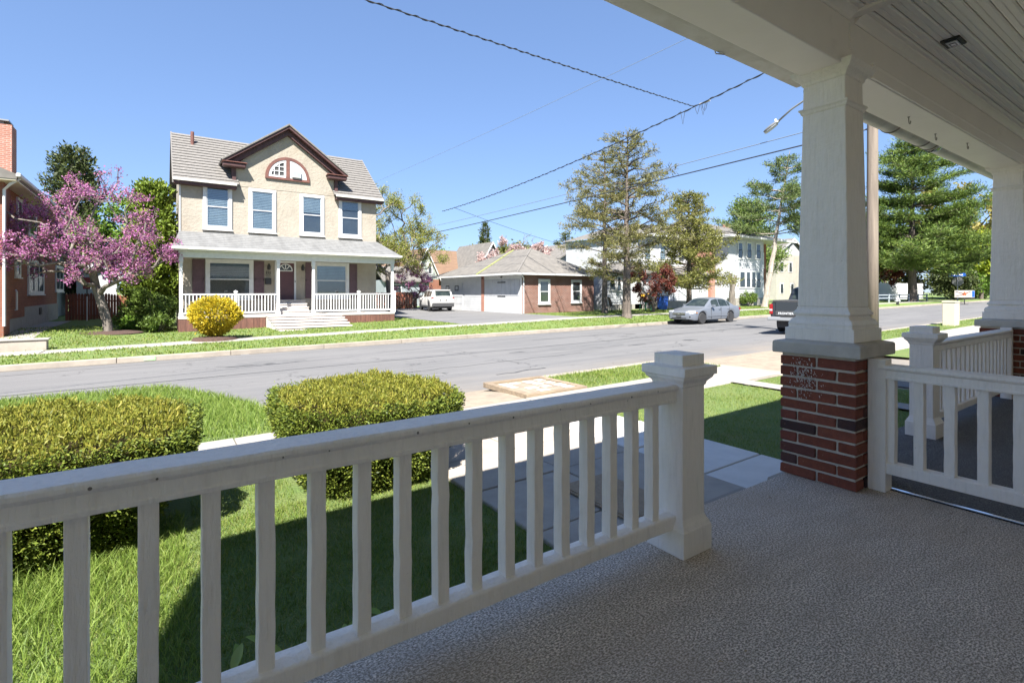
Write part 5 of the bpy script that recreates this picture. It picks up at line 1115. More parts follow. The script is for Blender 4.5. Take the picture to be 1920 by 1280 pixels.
# forsythia
fx, fy = 1.79, 22.35; t = thing('forsythia_bush', 'round clipped bright yellow forsythia bush at the far sidewalk', 'bush', (fx, fy, zsw(fx)))
n = 11000; u = unit(rng.normal(size=(n, 3))); rad = (.72 + .28 * rng.random((n, 1)) ** .5); u2 = u * rad; zz = .95 + u2[:, 2] * .74 * (1 + .1 * np.sin(u[:, 0] * 8 + 1) * np.sin(u[:, 1] * 7)); rr_ = (.86 + .1 * np.sin(u[:, 0] * 8 + u[:, 2] * 6) * np.cos(u[:, 1] * 6)) * np.where(zz > 1.0, 1 + .12 * np.clip(zz - 1.0, 0, .5), np.clip(.36 + .64 * (zz - .12) / .88, .3, 1))
P = np.stack([fx + u2[:, 0] * rr_, fy + u2[:, 1] * rr_, zsw(fx) + zz - .1], 1) + rng.normal(size=(n, 3)) * .035
leaves('foliage', P, u + rng.normal(size=(n, 3)) * .5, rng.uniform(.05, .11, n), rng.uniform(.03, .06, n), l_fors, t)
nq = 170; k = rng.integers(0, len(P), nq); ctr = np.array([fx, fy, zsw(fx) + .85]); ed = unit(unit(P[k] - ctr) + rng.normal(size=(nq, 3)) * .35 + [0, 0, .35]); el = rng.uniform(.08, .2, nq); sh_ = limbs('shoots', P[k] - ed * .05, P[k] + ed * el[:, None], np.full(nq, .005), np.full(nq, .002), bk, t, 4); sh_['kind'] = 'stuff'
rp = np.repeat(np.arange(nq), 13); f_ = rng.random((len(rp), 1)); leaves('shoot_flowers', P[k][rp] + ed[rp] * el[rp][:, None] * f_ + rng.normal(size=(len(rp), 3)) * .015, rng.normal(size=(len(rp), 3)), .06, .035, l_fors, t)
n = 1600; k = rng.integers(0, len(P), n); ctr = np.array([fx, fy, zsw(fx) + .95]); leaves('inner_leaves', ctr + (P[k] - ctr) * rng.uniform(.75, .97, (n, 1)), rng.normal(size=(n, 3)), .1, .05, l_shrub, t)
a = rng.random(16) * 6.28; limbs('stems', np.stack([fx + .12*np.cos(a), fy + .12*np.sin(a), np.full(16, zsw(fx) - .05)], 1), np.stack([fx + .6*np.cos(a), fy + .6*np.sin(a), np.full(16, zsw(fx) + 1.2)], 1), np.full(16, .02), np.full(16, .008), bk, t, 5)
b = MB(); b.lathe([(.78, 0), (.72, .09), (.3, .13)], (fx, fy - .1, zsw(fx) + .015), 20); tag(b.build('mulch_ring', m_['mulch']), 'dark mulch ring under the yellow forsythia bush', 'mulch')
# trees behind and beside the garage
broadleaf('willowy_tree', 'airy yellow green spring tree right of the tan house', B3(15.2, 39.0), [(0, 0, 0), (0, 0, 1.2), (-.1, 0, 2.3), (-.1, 0, 3.0)], [((.4, 0, 6.8), (3.2, 2.8, 3.0), .5), ((2.9, 0, 5.4), (2.2, 2.2, 2.0), .28), ((-1.6, 0, 5.4), (1.8, 2, 2.2), .22)], 640, None, .22, l_spring, bl, 27000, .11, .17, thin=.03, rtip=.012)
broadleaf('pink_shrub_tree', 'small pink blossoming tree behind the white parked car', B3(18.6, 42.2), [(0, 0, 0), (.05, 0, .6), (.1, 0, 1.1)], [((.0, 0, 2.6), (1.9, 1.6, 1.5), 1)], 260, None, .1, l_redbud, bk, 5500, .1, .08, thin=.02)
broadleaf('copper_tree', 'dark copper leaved tree behind the half timbered gable', B3(24.5, 64), [(0, 0, 0), (0, 0, 1.5), (0, 0, 2.5)], [((0, 0, 5.2), (3.2, 2.4, 2.6), 1)], 160, None, .16, l_red, bk, 6000, .24, .2, group='background trees')
for i, (x, y, h, rr2) in enumerate(((33, 84, 9.2, 4.2), (40.5, 82, 8.6, 4.0), (27, 78, 8.8, 3.6))):
    broadleaf('background_tree', ('bright green tree beyond the brown roofs, middle of the three', 'bright green tree beyond the brown roofs, rightmost of the three', 'bright green tree beyond the brown roofs, leftmost of the three')[i], B3(x, y), [(0, 0, 0), (0, 0, 2), (0, 0, 3.5)], [((0, 0, h * .68), (rr2, rr2, h * .33), 1)], 170, None, .18, l_green, bk, 7500, .34, .3, 'background trees')
conifer('distant_spruce', 'pointed dark spruce above the pink blossom', B3(44, 71), 12.6, .22, 1, lambda f: 2.6 * (1 - f) ** .8 + .15, .6, 7, l_dark, bk, 8000, .38, .16, up=.15, sub=4, tuft=.14, group='distant conifers')
conifer('distant_spruce', 'small dark spruce just left of the tall hemlocks', B3(50, 58), 10.2, .2, 2, lambda f: 2.6 * (1 - f) ** .7 + .2, .7, 6, l_dark, bk, 5000, .4, .14, up=.3, sub=4, tuft=.14, group='distant conifers')
broadleaf('pink_magnolia', 'wide pink blossoming tree rising above the garage roof', B3(34.5, 49.3), [(0, 0, 0), (0, 0, 1.5), (.1, 0, 2.6)], [((-1.2, 0, 5.0), (3.6, 3, 2.3), .5), ((2.9, 0, 5.1), (3.4, 3, 2.0), .5)], 360, None, .2, l_pink, bk, 17000, .2, .14, thin=.03)
broadleaf('bare_tree', 'thin leafless tree left of the small dark spruce', B3(49, 66), [(0, 0, 0), (0, 0, 2.5), (0, 0, 4)], [((0, 0, 7.4), (2.2, 2.2, 3.2), 1)], 150, None, .12, l_olive, bl, 300, .1, .1)
# hemlocks along the street
conifer('hemlock_tree', 'tallest sparse hemlock with bare lower trunk beside the silver car', B3(22.7, 20.8), 11.0, .26, 2.1, lambda f: 4.4 * (1 - f) ** .55 * (.6 + .4 * min(1, f * 3)) + .35, .5, 5, l_hem, bk, 20000, .19, .045, up=.16, droop=.16, sub=5, tuft=.08, miss=.28, irr=(.35, 1.15), group='hemlocks along the far sidewalk')
conifer('hemlock_tree', 'second sparse hemlock rising behind the corner of the brick garage', B3(25.2, 25.1), 11.2, .2, 2.6, lambda f: 4.2 * (1 - f) ** .55 * (.5 + .5 * min(1, f * 2.5)) + .3, .55, 5, l_hem, bk, 14500, .19, .045, up=.16, droop=.14, sub=5, tuft=.08, miss=.34, irr=(.35, 1.15), group='hemlocks along the far sidewalk')
conifer('hemlock_tree', 'bushy green hemlock in front of the white rowhouse', B3(32.4, 23.6), 8.8, .22, 1.7, lambda f: 3.2 * (1 - f) ** .55 + .3, .42, 7, l_hemg, bk, 21000, .21, .075, up=.2, droop=.12, sub=6, tuft=.1, miss=.15, irr=(.45, 1.15), group='hemlocks along the far sidewalk')
broadleaf('japanese_maple', 'small dark red maple before the white rowhouse porch', B3(28.4, 23.6), [(0, 0, 0), (.05, 0, .5), (.05, 0, .9)], [((0, 0, 2.2), (1.6, 1.5, 1.35), 1)], 240, None, .13, l_red, bk, 6500, .12, .09, thin=.02)
conifer('leaning_pine', 'leaning pale trunked pine near the right end of the rowhouse', B3(43.9, 24.2), 14.2, .27, 6.6, lambda f: 4.3 * (1 - f) ** .8 + .35, 1.0, 5, l_pine2, m_['bark_p'], 21000, .27, .06, lean=(3.2, -.6), up=.1, sub=5, tuft=(.16, .16, .09), miss=.15, curl=.12, sprd=.5, irr=(.4, 1.15))
conifer('background_pine', 'dense dark green pine behind the right end of the rowhouse roof', B3(56.5, 33), 12.0, .35, 3.5, lambda f: 4.2 * (1 - f) ** .5 + .3, .8, 7, l_pine, bk, 16000, .42, .1, up=.12, sub=4, tuft=.25)
b = thing('pollarded_stump', 'cut back pale tree stump before the rowhouse bay', 'stump', B3(41.2, 25.6)); limbs('trunk', [B3(41.2, 25.6), (41.2, 25.6, 1.2), (41.2, 25.6, 1.2)], [(41.2, 25.6, 1.2), (41.0, 25.6, 2.7), (41.75, 25.6, 2.5)], [.3, .2, .2], [.24, .13, .15], bl, b, 9)
shrub('leafy_shrub', 'low round yellow green shrub before the rowhouse bay', 44.9, 26.2, .85, 1.3, l_shrub, 2500, .13, group='shrubs before the rowhouse')
# right hand end of the street
conifer('great_pine', 'great white pine with layered boughs seen between the two columns', B3(74.6, 22.9), 19.8, .5, 3.9, lambda f: 9.0 * (1 - f) ** .36 * (.72 + .28 * math.sin(3.1 * min(1, f * 1.6 + .15))) + .4, 2.0, 9, l_pine, bk, 125000, .4, .08, up=.05, sub=8, tuft=(.32, .32, .09), curl=.17, sprd=.55, irr=(.55, 1.15))
broadleaf('yellow_maple', 'yellowish spring maple right of the great pine', B3(103, 25), [(0, 0, 0), (0, 0, 3), (0, 0, 5)], [((0, 0, 11.5), (7, 6, 5.5), .6), ((-2, 0, 7.5), (6, 5, 3.5), .4)], 320, None, .35, l_yel, bk, 15000, .55, .45, group='trees at the far end of the street')
broadleaf('lime_tree', 'bright lime green tree beside the far column', B3(95, 21.2), [(0, 0, 0), (0, 0, 2), (0, 0, 3)], [((1.5, 0, 5.6), (4.2, 3.2, 3.6), 1)], 200, None, .25, l_lime, bk, 9500, .5, .4, group='trees at the far end of the street')
broadleaf('olive_tree', 'olive green tree left of the great pine', B3(86, 34), [(0, 0, 0), (0, 0, 2.5), (0, 0, 4)], [((0, 0, 7.2), (5.5, 5, 4.2), 1)], 240, None, .3, l_olive, bk, 11000, .5, .4, group='trees at the far end of the street')
broadleaf('red_maple', 'low dark red maple left of the great pine trunk', B3(74, 27), [(0, 0, 0), (.2, 0, 1), (.3, 0, 1.8)], [((0, 0, 3.9), (3.4, 3, 1.7), 1)], 200, None, .2, l_red, bk, 8000, .28, .22, group='trees at the far end of the street')
for i, (x, y, r_, h_, mt_) in enumerate(((88, 22.6, 3.0, 4.2, l_dark), (93.5, 22.9, 3.2, 4.6, l_green), (99, 23.2, 3.2, 4.4, l_green), (106, 23.5, 3.5, 4.6, l_shrub))):
    shrub('tall_hedge_bush', ('dark rounded bush right of the great pine trunk', 'fresh green tall bush behind the stop sign', 'fresh green tall bush right of the stop sign', 'green tall bush farthest along the street')[i], x, y, r_, h_, mt_, 6000, .34, 'bush', 'tall bushes at the far end of the street')
shrub('leafy_shrub', 'low olive bush behind the white vinyl fence at right', 84, 36, 4, 4.5, l_olive, 6000, .4, 'bush'); broadleaf('background_tree', 'distant tree behind the white vinyl fence', B3(106, 36.5), [(0, 0, 0), (0, 0, 2), (0, 0, 3)], [((0, 0, 4.5), (7, 5, 4), 1)], 150, None, .25, l_olive, bk, 8000, .55, .5, 'background trees'); shrub('leafy_shrub', 'broad green bush farther behind the white vinyl fence', 100, 40, 5.5, 6, l_shrub, 7000, .45, 'bush')
for i, (x, y, r_, h_) in enumerate(((-17, 60, 6, 9), (6, 75, 6, 9), (17, 78, 6, 8.5), (56, 85, 7, 10), (75, 70, 8, 11), (92, 60, 8, 11), (120, 45, 9, 12), (135, 30, 9, 12), (64, 62, 5, 9), (-9, 62, 4, 7))):
    broadleaf('background_tree', 'distant tree ' + ('at the far left behind the brick house', 'hidden behind the tan house roof', 'behind the airy spring tree', 'behind the small dark spruce and garage', 'behind the rowhouse roof', 'behind the olive tree', 'behind the yellowish maple', 'closing the end of the street', 'just above the rowhouse roof right of the bushy hemlock', 'behind the garden shed')[i], B3(x, y), [(0, 0, 0), (0, 0, 2.5), (0, 0, 4)], [((0, 0, h_ * .64), (r_, r_, h_ * .4), 1)], 130, None, .25, (l_olive, l_green, l_spring)[i % 3], bk, 6500, .5, .45, 'background trees')
# ---- clipped yew hedges
def hedge(label, x0, x1, y0, y1, zt, dens, rc):
    zb = zn((x0+x1)/2); cx, cy = (x0+x1)/2, (y0+y1)/2; t = thing('clipped_hedge', label, 'hedge', (cx, cy, zb), 'clipped yew hedges in the front yard')
    hx, hy = (x1-x0)/2, (y1-y0)/2
    def sd(px, py, s):   # superellipse-ish rounded rectangle distance
        return ((np.abs(px / (hx * s))) ** 5 + (np.abs(py / (hy * s))) ** 3.2)
    nt_ = int((x1-x0) * (y1-y0) * dens); px = rng.uniform(-hx, hx, nt_ * 2); py = rng.uniform(-hy, hy, nt_ * 2); ok = sd(px, py, 1) < 1; px, py = px[ok][:nt_], py[ok][:nt_]
    e = sd(px, py, 1); keep = rng.random(len(px)) < .35 + .65 * np.clip(.5 + 1.2 * np.sin(px * 21 + 2 * np.sin(py * 13)) * np.sin(py * 24 + px * 5), 0, 1); px, py, e = px[keep], py[keep], e[keep]; bump = .03 * np.sin(px * 47 + 3 * np.sin(py * 31)) * np.sin(py * 43) * .6 + .03 * np.sin(px * 5.1 + 1) * np.sin(py * 4.3) + .02 * np.sin(px * 13 + py * 9) + .018 * np.sin(px * 29 - py * 23)
    P1 = np.stack([cx + px, cy + py, zt - .2 * np.clip(e - .35, 0, 1) ** 2 + bump - np.abs(rng.normal(size=len(px))) * .022], 1); D1 = rng.normal(size=(len(px), 3)) * .6 + [0, 0, 1]
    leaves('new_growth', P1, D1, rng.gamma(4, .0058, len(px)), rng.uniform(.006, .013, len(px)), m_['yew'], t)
    per = 4 * (hx + hy); ns = int(per * (zt - zb) * dens * 1.3); th = rng.random(ns) * 2 * np.pi; c_, s_ = np.cos(th), np.sin(th); rad = (np.abs(c_ / hx) ** 5 + np.abs(s_ / hy) ** 3.2 + 1e-9); rr = np.minimum(1 / np.maximum(np.abs(c_ / hx), np.abs(s_ / hy)), 9)
    for _ in range(12): rr = rr * (1 / ((np.abs(c_ * rr / hx)) ** 5 + (np.abs(s_ * rr / hy)) ** 3.2)) ** .22
    h = rng.random(ns) ** .85; kp = rng.random(ns) < .3 + .9 * np.clip(.5 + np.sin(th * 31 + 3 * np.sin(h * 11)) * np.sin(h * 17 + th * 9), 0, 1); h, th, c_, s_, rr = h[kp], th[kp], c_[kp], s_[kp], rr[kp]; ns = len(h); tp = .72 + .28 * np.clip(h / .8, 0, 1) ** .9; lump = .03 * np.sin(th * 9) * np.sin(h * 9) + .025 * np.sin(th * 23 + h * 17)
    P2 = np.stack([cx + c_ * rr * tp * (1 + lump), cy + s_ * rr * tp * (1 + lump), zb + .04 + h * (zt - zb - .08)], 1) + rng.normal(size=(ns, 3)) * .018; D2 = np.stack([c_, s_, .35 + 0 * c_], 1) + rng.normal(size=(ns, 3)) * .6
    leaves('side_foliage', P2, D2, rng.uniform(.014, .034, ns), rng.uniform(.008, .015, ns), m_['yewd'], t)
    nq = 260; th = rng.random(nq) * 2 * np.pi; q_ = np.sqrt(rng.random(nq)); ex = np.stack([cx + np.cos(th) * q_ * hx * .9, cy + np.sin(th) * q_ * hy * .9, np.full(nq, zt - .02)], 1)
    ed = unit(rng.normal(size=(nq, 3)) * .35 + [0, 0, 1]); el = rng.uniform(.03, .085, nq); sh_ = limbs('stray_shoots', ex, ex + ed * el[:, None], np.full(nq, .0016), np.full(nq, .0008), m_['yewd'], t, 4); sh_['kind'] = 'stuff'
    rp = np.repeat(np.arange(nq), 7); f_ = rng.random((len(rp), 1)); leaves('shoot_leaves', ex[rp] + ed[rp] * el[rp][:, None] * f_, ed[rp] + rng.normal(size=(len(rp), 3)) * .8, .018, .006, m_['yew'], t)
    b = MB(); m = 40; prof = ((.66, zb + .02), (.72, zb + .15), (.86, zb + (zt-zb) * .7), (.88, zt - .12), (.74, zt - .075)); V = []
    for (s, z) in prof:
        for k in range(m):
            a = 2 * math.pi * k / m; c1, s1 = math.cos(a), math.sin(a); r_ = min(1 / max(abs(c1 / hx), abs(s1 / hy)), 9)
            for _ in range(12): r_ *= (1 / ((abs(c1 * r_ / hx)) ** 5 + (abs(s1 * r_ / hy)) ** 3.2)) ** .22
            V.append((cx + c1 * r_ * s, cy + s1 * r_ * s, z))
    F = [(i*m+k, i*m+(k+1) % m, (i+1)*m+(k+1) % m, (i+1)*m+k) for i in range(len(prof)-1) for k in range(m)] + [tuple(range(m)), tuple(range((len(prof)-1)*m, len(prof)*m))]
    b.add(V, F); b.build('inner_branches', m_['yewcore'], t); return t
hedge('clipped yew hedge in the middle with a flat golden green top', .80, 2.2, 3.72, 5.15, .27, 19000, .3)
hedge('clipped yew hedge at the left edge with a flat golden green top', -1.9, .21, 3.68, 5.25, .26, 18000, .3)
# ---- grass
def blades(name, X, Y, Z, hgt, wid, lean, mat, parent=None):
    n = len(X); P = np.stack([X, Y, Z], 1); a = rng.random(n) * 2 * np.pi; s = np.stack([np.cos(a), np.sin(a), np.zeros(n)], 1) * wid[:, None] * .5; l = rng.normal(size=(n, 3)) * lean; l[:, 2] = 0
    m = P + np.stack([l[:, 0], l[:, 1], np.ones(n) * .55], 1) * hgt[:, None] * [.35, .35, 1]; tp = P + np.stack([l[:, 0], l[:, 1], np.ones(n) * .92], 1) * hgt[:, None]
    V = np.stack([P - s, P + s, m + s * .8, m - s * .8, tp], 1).reshape(-1, 3); o = np.arange(n)[:, None] * 5
    F = np.concatenate([o + [0, 1, 2], o + [0, 2, 3], o + [3, 2, 4]], 0); ob = npmesh(name, V, F, mat, parent, kind='stuff'); return ob
def scatter(x0, x1, y0, y1, n): return rng.uniform(x0, x1, n), rng.uniform(y0, y1, n)
VZ = np.vectorize
def patch(X, Y, f=1.0): return .5 + .5 * np.sin(X * 2.3 * f + 1.3 * np.sin(Y * 1.7 * f)) * np.sin(Y * 2.9 * f + X)
def lawn_grass(label, areas, hm, dens_w, mat, zf, h0=.05):
    Xs, Ys = [], []
    for (x0, x1, y0, y1, d) in areas: a, c = scatter(x0, x1, y0, y1, int((x1-x0) * (y1-y0) * d)); Xs.append(a); Ys.append(c)
    X, Y = np.concatenate(Xs), np.concatenate(Ys); keep = rng.random(len(X)) < .28 + .8 * patch(X, Y, 1.7) * patch(Y, X, .6) + .25 * patch(X, Y, 5.1); X, Y = X[keep], Y[keep]; H = hm(X, Y) * rng.uniform(.5, 1.25, len(X))
    o = blades('grass', X, Y, VZ(zf)(X, Y) - .005, H, dens_w * rng.uniform(.6, 1.3, len(X)), .5, mat); tag(o, label, 'grass', None, 'stuff'); return o
def h_front(X, Y): return .045 + .085 * np.clip((-X - .05) / .5, 0, 1) * np.clip((Y - 2.2) / .8, 0, 1) + .02 * patch(X, Y)
lawn_grass('mown front lawn grass beside the porch', [(-.6, 2.0, 1.62, 4.1, 9500), (.2, .9, 3.4, 4.9, 5000), (4.7, 7.8, 1.62, 4.86, 4200), (8.2, 9.4, 2.6, 4.7, 2600)], lambda X, Y: .03 + .02 * patch(X, Y), .0042, m_['grass'], zn)
lawn_grass('long pale green grass in front of the left hedge', [(-2.6, .15, 2.4, 4.4, 8000)], lambda X, Y: .07 + .09 * np.clip((-.1 - X) / .5, 0, 1) * np.clip((Y - 2.3) / 1.0, .25, 1), .005, m_['grasst'], zn)
vx, vy = scatter(-3.5, 1.3, 6.33, 10.3, 38000); ok = (vx < 1.25) & ((vy < 7.4) | (vx < 1.28 - (vy - 7.2) ** 1.5 * .22)); vx, vy = vx[ok], vy[ok]
tag(blades('grass', vx, vy, np.full(len(vx), -.495), rng.uniform(.05, .14, len(vx)) * np.clip(.45 + (vy - 6.33) * .9, 0, 1), rng.uniform(.006, .012, len(vx)), .45, m_['grasst']), 'tall green grass on the verge between the two hedges', 'grass', None, 'stuff')
lawn_grass('short grass of the verge beside the timber panel', [(5.66, 9.3, 6.02, 7.15, 2600), (14.2, 40, 6.02, 7.1, 500)], lambda X, Y: .05 + .03 * patch(X, Y), .008, m_['grass'], zn)
lawn_grass('short grass of the far verge and far lawns', [(-9, 45, 19.4, 21.15, 330), (-12, 12.4, 22.45, 31, 190), (20.5, 48, 22.45, 27.5, 150)], lambda X, Y: .05 + .04 * patch(X, Y, .6), .03, m_['grass'], lambda x, y: gz(x, y))
# broad leaf plants along the porch foot
m_['hosta'] = leafmat('hosta_leaf', [(.2, .3, .05), (.3, .4, .08), (.4, .46, .16)], .4)
for i, (x, y) in enumerate(((.22, 1.9), (.44, 1.92), (.56, 1.9), (.84, 1.93), (1.08, 1.92))):
    t = thing('hosta_plant', ('leftmost', 'second from left', 'middle', 'second from right', 'rightmost')[i] + ' of the five young hostas under the porch railing', 'plant', (x, y, zn(x)), 'young hostas at the porch foot')
    k = 11; a = rng.random(k) * 6.28; P = np.stack([np.full(k, x), np.full(k, y), np.full(k, zn(x))], 1) + rng.normal(size=(k, 3)) * [.03, .015, 0]; el = rng.uniform(1.2, 3.0, k); D = np.stack([np.cos(a), np.sin(a), el], 1); Tp = P + unit(D) * rng.uniform(.16, .33, (k, 1)); limbs('stems', P, Tp, np.full(k, .005), np.full(k, .004), m_['grasst'], t, 5)
    V = []; F = []
    for q in range(k):
        d = Vector((math.cos(a[q]), math.sin(a[q]), rng.uniform(.2, .9))).normalized(); sd_ = d.cross(Vector((0, 0, 1))).normalized(); up_ = sd_.cross(d); o = Vector(Tp[q]); L_ = rng.uniform(.06, .11); b0 = len(V); m = 6
        for z in range(m + 1):
            f = z / m; wv = .36 * L_ * .5 * math.sin(math.pi * min(1, f * .93 + .06)) ** .8; c = o + d * L_ * f - up_ * L_ * .25 * f * f; V += [c + sd_ * wv + up_ * wv * .45, c, c - sd_ * wv + up_ * wv * .45]
        F += [(b0 + z*3 + e, b0 + z*3 + e + 1, b0 + z*3 + e + 4, b0 + z*3 + e + 3) for z in range(m) for e in (0, 1)]
    npmesh('foliage', np.array([tuple(v) for v in V]), np.array(F), m_['hosta'], t)
# ---------------------------------------------------------------- pole, wires, street furniture, small things
PX, PYY = 18.6, 6.75
up_ = thing('utility_pole', 'weathered wooden utility pole standing just behind the white column', 'utility pole', (PX, PYY, -.35))
b = MB(); b.tube([(PX, PYY, -.5), (PX, PYY, 3), (PX+.02, PYY, 7), (PX, PYY, 12.6)], [.17, .16, .145, .115], 14); b.build('shaft', m_['polew'], up_, smooth=True)
b = MB(); b.box(PX-.06, PX+.06, PYY-1.2, PYY+1.2, 11.7, 11.82); b.build('cross_arm', m_['polew'], up_)
for y in (-1.05, 1.05):
    b = MB(); b.lathe([(.05, 0), (.06, .06), (.03, .14)], (PX, PYY+y, 11.82), 8); b.build('insulator', m_['stone'], up_)
b = MB(); b.lathe([(.02, -.02), (.26, 0), (.27, .75), (.22, .82)], (PX-.1, PYY+.45, 8.6), 14); b.build('transformer', m_['signgrey'], up_)
b = MB(); b.tube([(PX+.14, PYY-.05, -.4), (PX+.13, PYY-.05, 6)], .02, 6); b.build('conduit', m_['stone'], up_)
sl_ = thing('street_lamp', 'grey street lamp head on a curved arm beside the column', 'street lamp', (PX, PYY+.1, 7.4))
arm = [(PX, PYY+.1, 7.55), (PX-.02, PYY+1.1, 7.85), (PX-.03, PYY+1.9, 7.86), (PX-.03, PYY+2.5, 7.62), (PX-.03, PYY+2.95, 7.33)]
b = MB(); b.tube(arm, .035, 8); b.build('arm', m_['signgrey'], sl_, smooth=True)
b = MB(); b.tube([(PX, PYY+.1, 9.0), (PX-.03, PYY+1.7, 7.88)], .012, 5); b.tube([(PX+.02, PYY+.1, 8.9), (PX-.02, PYY+1.7, 7.9)], .012, 5); b.build('stay_wire', m_['wire'], sl_)
hd = Vector((-.03, .82, -.45)).normalized(); o = Vector(arm[-1]); sd_ = Vector((1, 0, 0)); up2 = sd_.cross(hd)
V = []; prof = [(0, .05, .04), (.1, .09, .06), (.28, .115, .075), (.46, .12, .06), (.6, .075, .03)]
for (l, w_, h_) in prof:
    for k in range(12): a = 2*math.pi*k/12; V.append(o + hd*l + sd_*w_*math.cos(a) + up2*h_*math.sin(a))
b = MB(); b.add(V, [(i*12+k, i*12+(k+1) % 12, (i+1)*12+(k+1) % 12, (i+1)*12+k) for i in range(4) for k in range(12)] + [tuple(range(12)), tuple(range(48, 60))]); b.build('lamp_head', m_['signgrey'], sl_, smooth=True)
b = MB(); b.lathe([(.035, 0), (.04, .06), (.02, .09)], tuple(o + hd*.1 + up2*.06), 8); b.build('photocell', m_['signwhite'], sl_)
V = []
for (l, w_, h_) in prof[1:]:
    for k in range(12): a = 2*math.pi*k/12; V.append(o + hd*l - up2*.03*(1) + sd_*w_*.8*math.cos(a) + up2*(-.035 + h_*.35*math.sin(a)))
b = MB(); b.add(V, [(i*12+k, i*12+(k+1) % 12, (i+1)*12+(k+1) % 12, (i+1)*12+k) for i in range(3) for k in range(12)]); b.build('lens', m_['lamp'], sl_, smooth=True)
def cable(name, label, A, Bp, sag, r, mat, twist=0, n=40):
    t = thing(name, label, 'cable', A, 'overhead cables'); A, Bp = Vector(A), Vector(Bp); pts = []
    for i in range(n + 1):
        f = i / n; p = A.lerp(Bp, f); p.z -= sag * 4 * f * (1 - f); pts.append(p)
    b = MB(); b.tube(pts, r, 5); b.build('strand', mat, t, smooth=True)
    if twist:
        q = []; m = n * 10
        for i in range(m + 1):
            f = i / m; p = A.lerp(Bp, f); p.z -= sag * 4 * f * (1 - f); a = f * twist; q.append(p + Vector((0, math.cos(a), math.sin(a))) * (r * 1.9))
        b = MB(); b.tube(q, r * .75, 4); b.build('wrapped_strand', mat, t)
    return pts
w2 = cable('overhead_cable', 'thick twisted cable sagging from the pole across the street', (PX, PYY, 9.75), (20.9, 41, 8.3), .55, .021, m_['wire'], 260)
J = w2[8]; K2 = w2[37]
cable('overhead_cable', 'twisted service cable running from the upper left to the cable junction', tuple(J), (-12, 8, 5.9), .12, .014, m_['wire'], 420)
cable('overhead_cable', 'thin faint wire highest across the sky', (PX, PYY+1.05, 11.95), (17.5, 50, 11.9), .2, .011, m_['wirel'])
cable('overhead_cable', 'slender upper wire of the pair crossing before the hemlocks', (PX, PYY, 6.75), (20, 55, 7.1), .25, .017, m_['wirel'])
cable('overhead_cable', 'thick lower black wire of the pair crossing before the hemlocks', (PX, PYY, 6.3), (17.6, 50, 5.7), .15, .026, m_['wire'])
cable('overhead_cable', 'short drop wire from the far cable end down to the rowhouse', tuple(K2), (39, 44, 6.2), .2, .018, m_['wire'])
jt = thing('cable_junction', 'tangle of short looped wires at the cable junction', 'cable joint', tuple(J), 'overhead cables')
for i in range(4):
    o = J + Vector((random.uniform(-.1, .1), random.uniform(-.7, .5), 0)); b = MB(); b.tube([o, o + Vector((0, .05, -.22)), o + Vector((0, .12, -.3 - .1*i)), o + Vector((0, .2, -.2)), o + Vector((0, .25, .02))], .01, 5); b.build('loop', m_['wire'], jt)
b = MB(); b.lathe([(.03, -.25), (.04, 0), (.03, .25)], tuple(J + Vector((0, -.5, .03))), 7, 'y'); b.build('clamp', m_['stone'], jt)
# pedestal, hydrant, signs at the right
t = thing('utility_pedestal', 'beige metal utility pedestal on the near verge at right', 'utility box', (25.4, 6.56, zn(25.4)))
b = MB(); b.box(25.15, 25.65, 6.36, 6.76, zn(25) - .1, zn(25) + .9); b.build('cabinet', m_['beige'], t, bevel=.02); b = MB(); b.box(25.13, 25.67, 6.34, 6.78, zn(25) + .9, zn(25) + .95); b.build('lid', m_['beige'], t, bevel=.015)
hx, hy = 61.5, 20.1; hz = gz(hx, hy); t = thing('fire_hydrant', 'small red and white fire hydrant on the far verge at right', 'hydrant', (hx, hy, hz))
b = MB(); b.lathe([(.17, 0), (.17, .05), (.12, .07), (.12, .5), (.15, .52), (.15, .56)], (hx, hy, hz), 12); b.build('barrel', m_['dark'], t); b = MB(); b.lathe([(.15, .565), (.13, .68), (.06, .76), (.03, .82)], (hx, hy, hz), 12); b.build('bonnet', m_['signwhite'], t)
b = MB(); b.lathe([(.06, -.22), (.06, .22)], (hx, hy, hz + .42), 10, 'y'); b.lathe([(.08, -.2), (.08, -.1)], (hx, hy, hz + .42), 10, 'x'); b.build('nozzle', m_['signwhite'], t)
sx_, sy_ = 79.5, 19.9; sz_ = gz(sx_, sy_); t = thing('street_sign', 'blue street name sign above the bare back of a stop sign', 'sign', (sx_, sy_, sz_))
b = MB(); b.tube([(sx_, sy_, sz_), (sx_, sy_, sz_ + 3.5)], .05, 8); b.build('post', m_['signgrey'], t)
b = MB(); n8 = [(.58*math.cos(math.pi/8 + k*math.pi/4), .58*math.sin(math.pi/8 + k*math.pi/4)) for k in range(8)]; b.prism([(sy_ + a, sz_ + 2.45 + c) for a, c in n8], 'x', sx_ + .06, sx_ + .08); o = b.build('stop_sign_back', m_['signgrey'], t); o.parent = t
dvec = Vector((.55, -.83, 0)); b = MB(); pz = sz_ + 3.25; q = [Vector((sx_-.09, sy_, pz)) + dvec*s + Vector((-.83, -.55, 0))*e*.012 + Vector((0, 0, h)) for e in (-1, 1) for (s, h) in ((-.85, -.2), (.85, -.2), (.85, .2), (-.85, .2))]; b.hexa(q[:4], q[4:]); b.build('name_plate', m_['signblue'], t)
for (a, c) in ((-.5, -.22), (-.15, .05), (.12, .52)):
    b = MB(); q = [Vector((sx_-.09, sy_, pz)) + dvec*s + Vector((-.83, -.55, 0))*(.014 + e*.006) + Vector((0, 0, h)) for e in (0, 1) for (s, h) in ((a, -.07), (c, -.07), (c, .08), (a, .08))]; b.hexa(q[:4], q[4:]); b.build('lettering', m_['signwhite'], t)
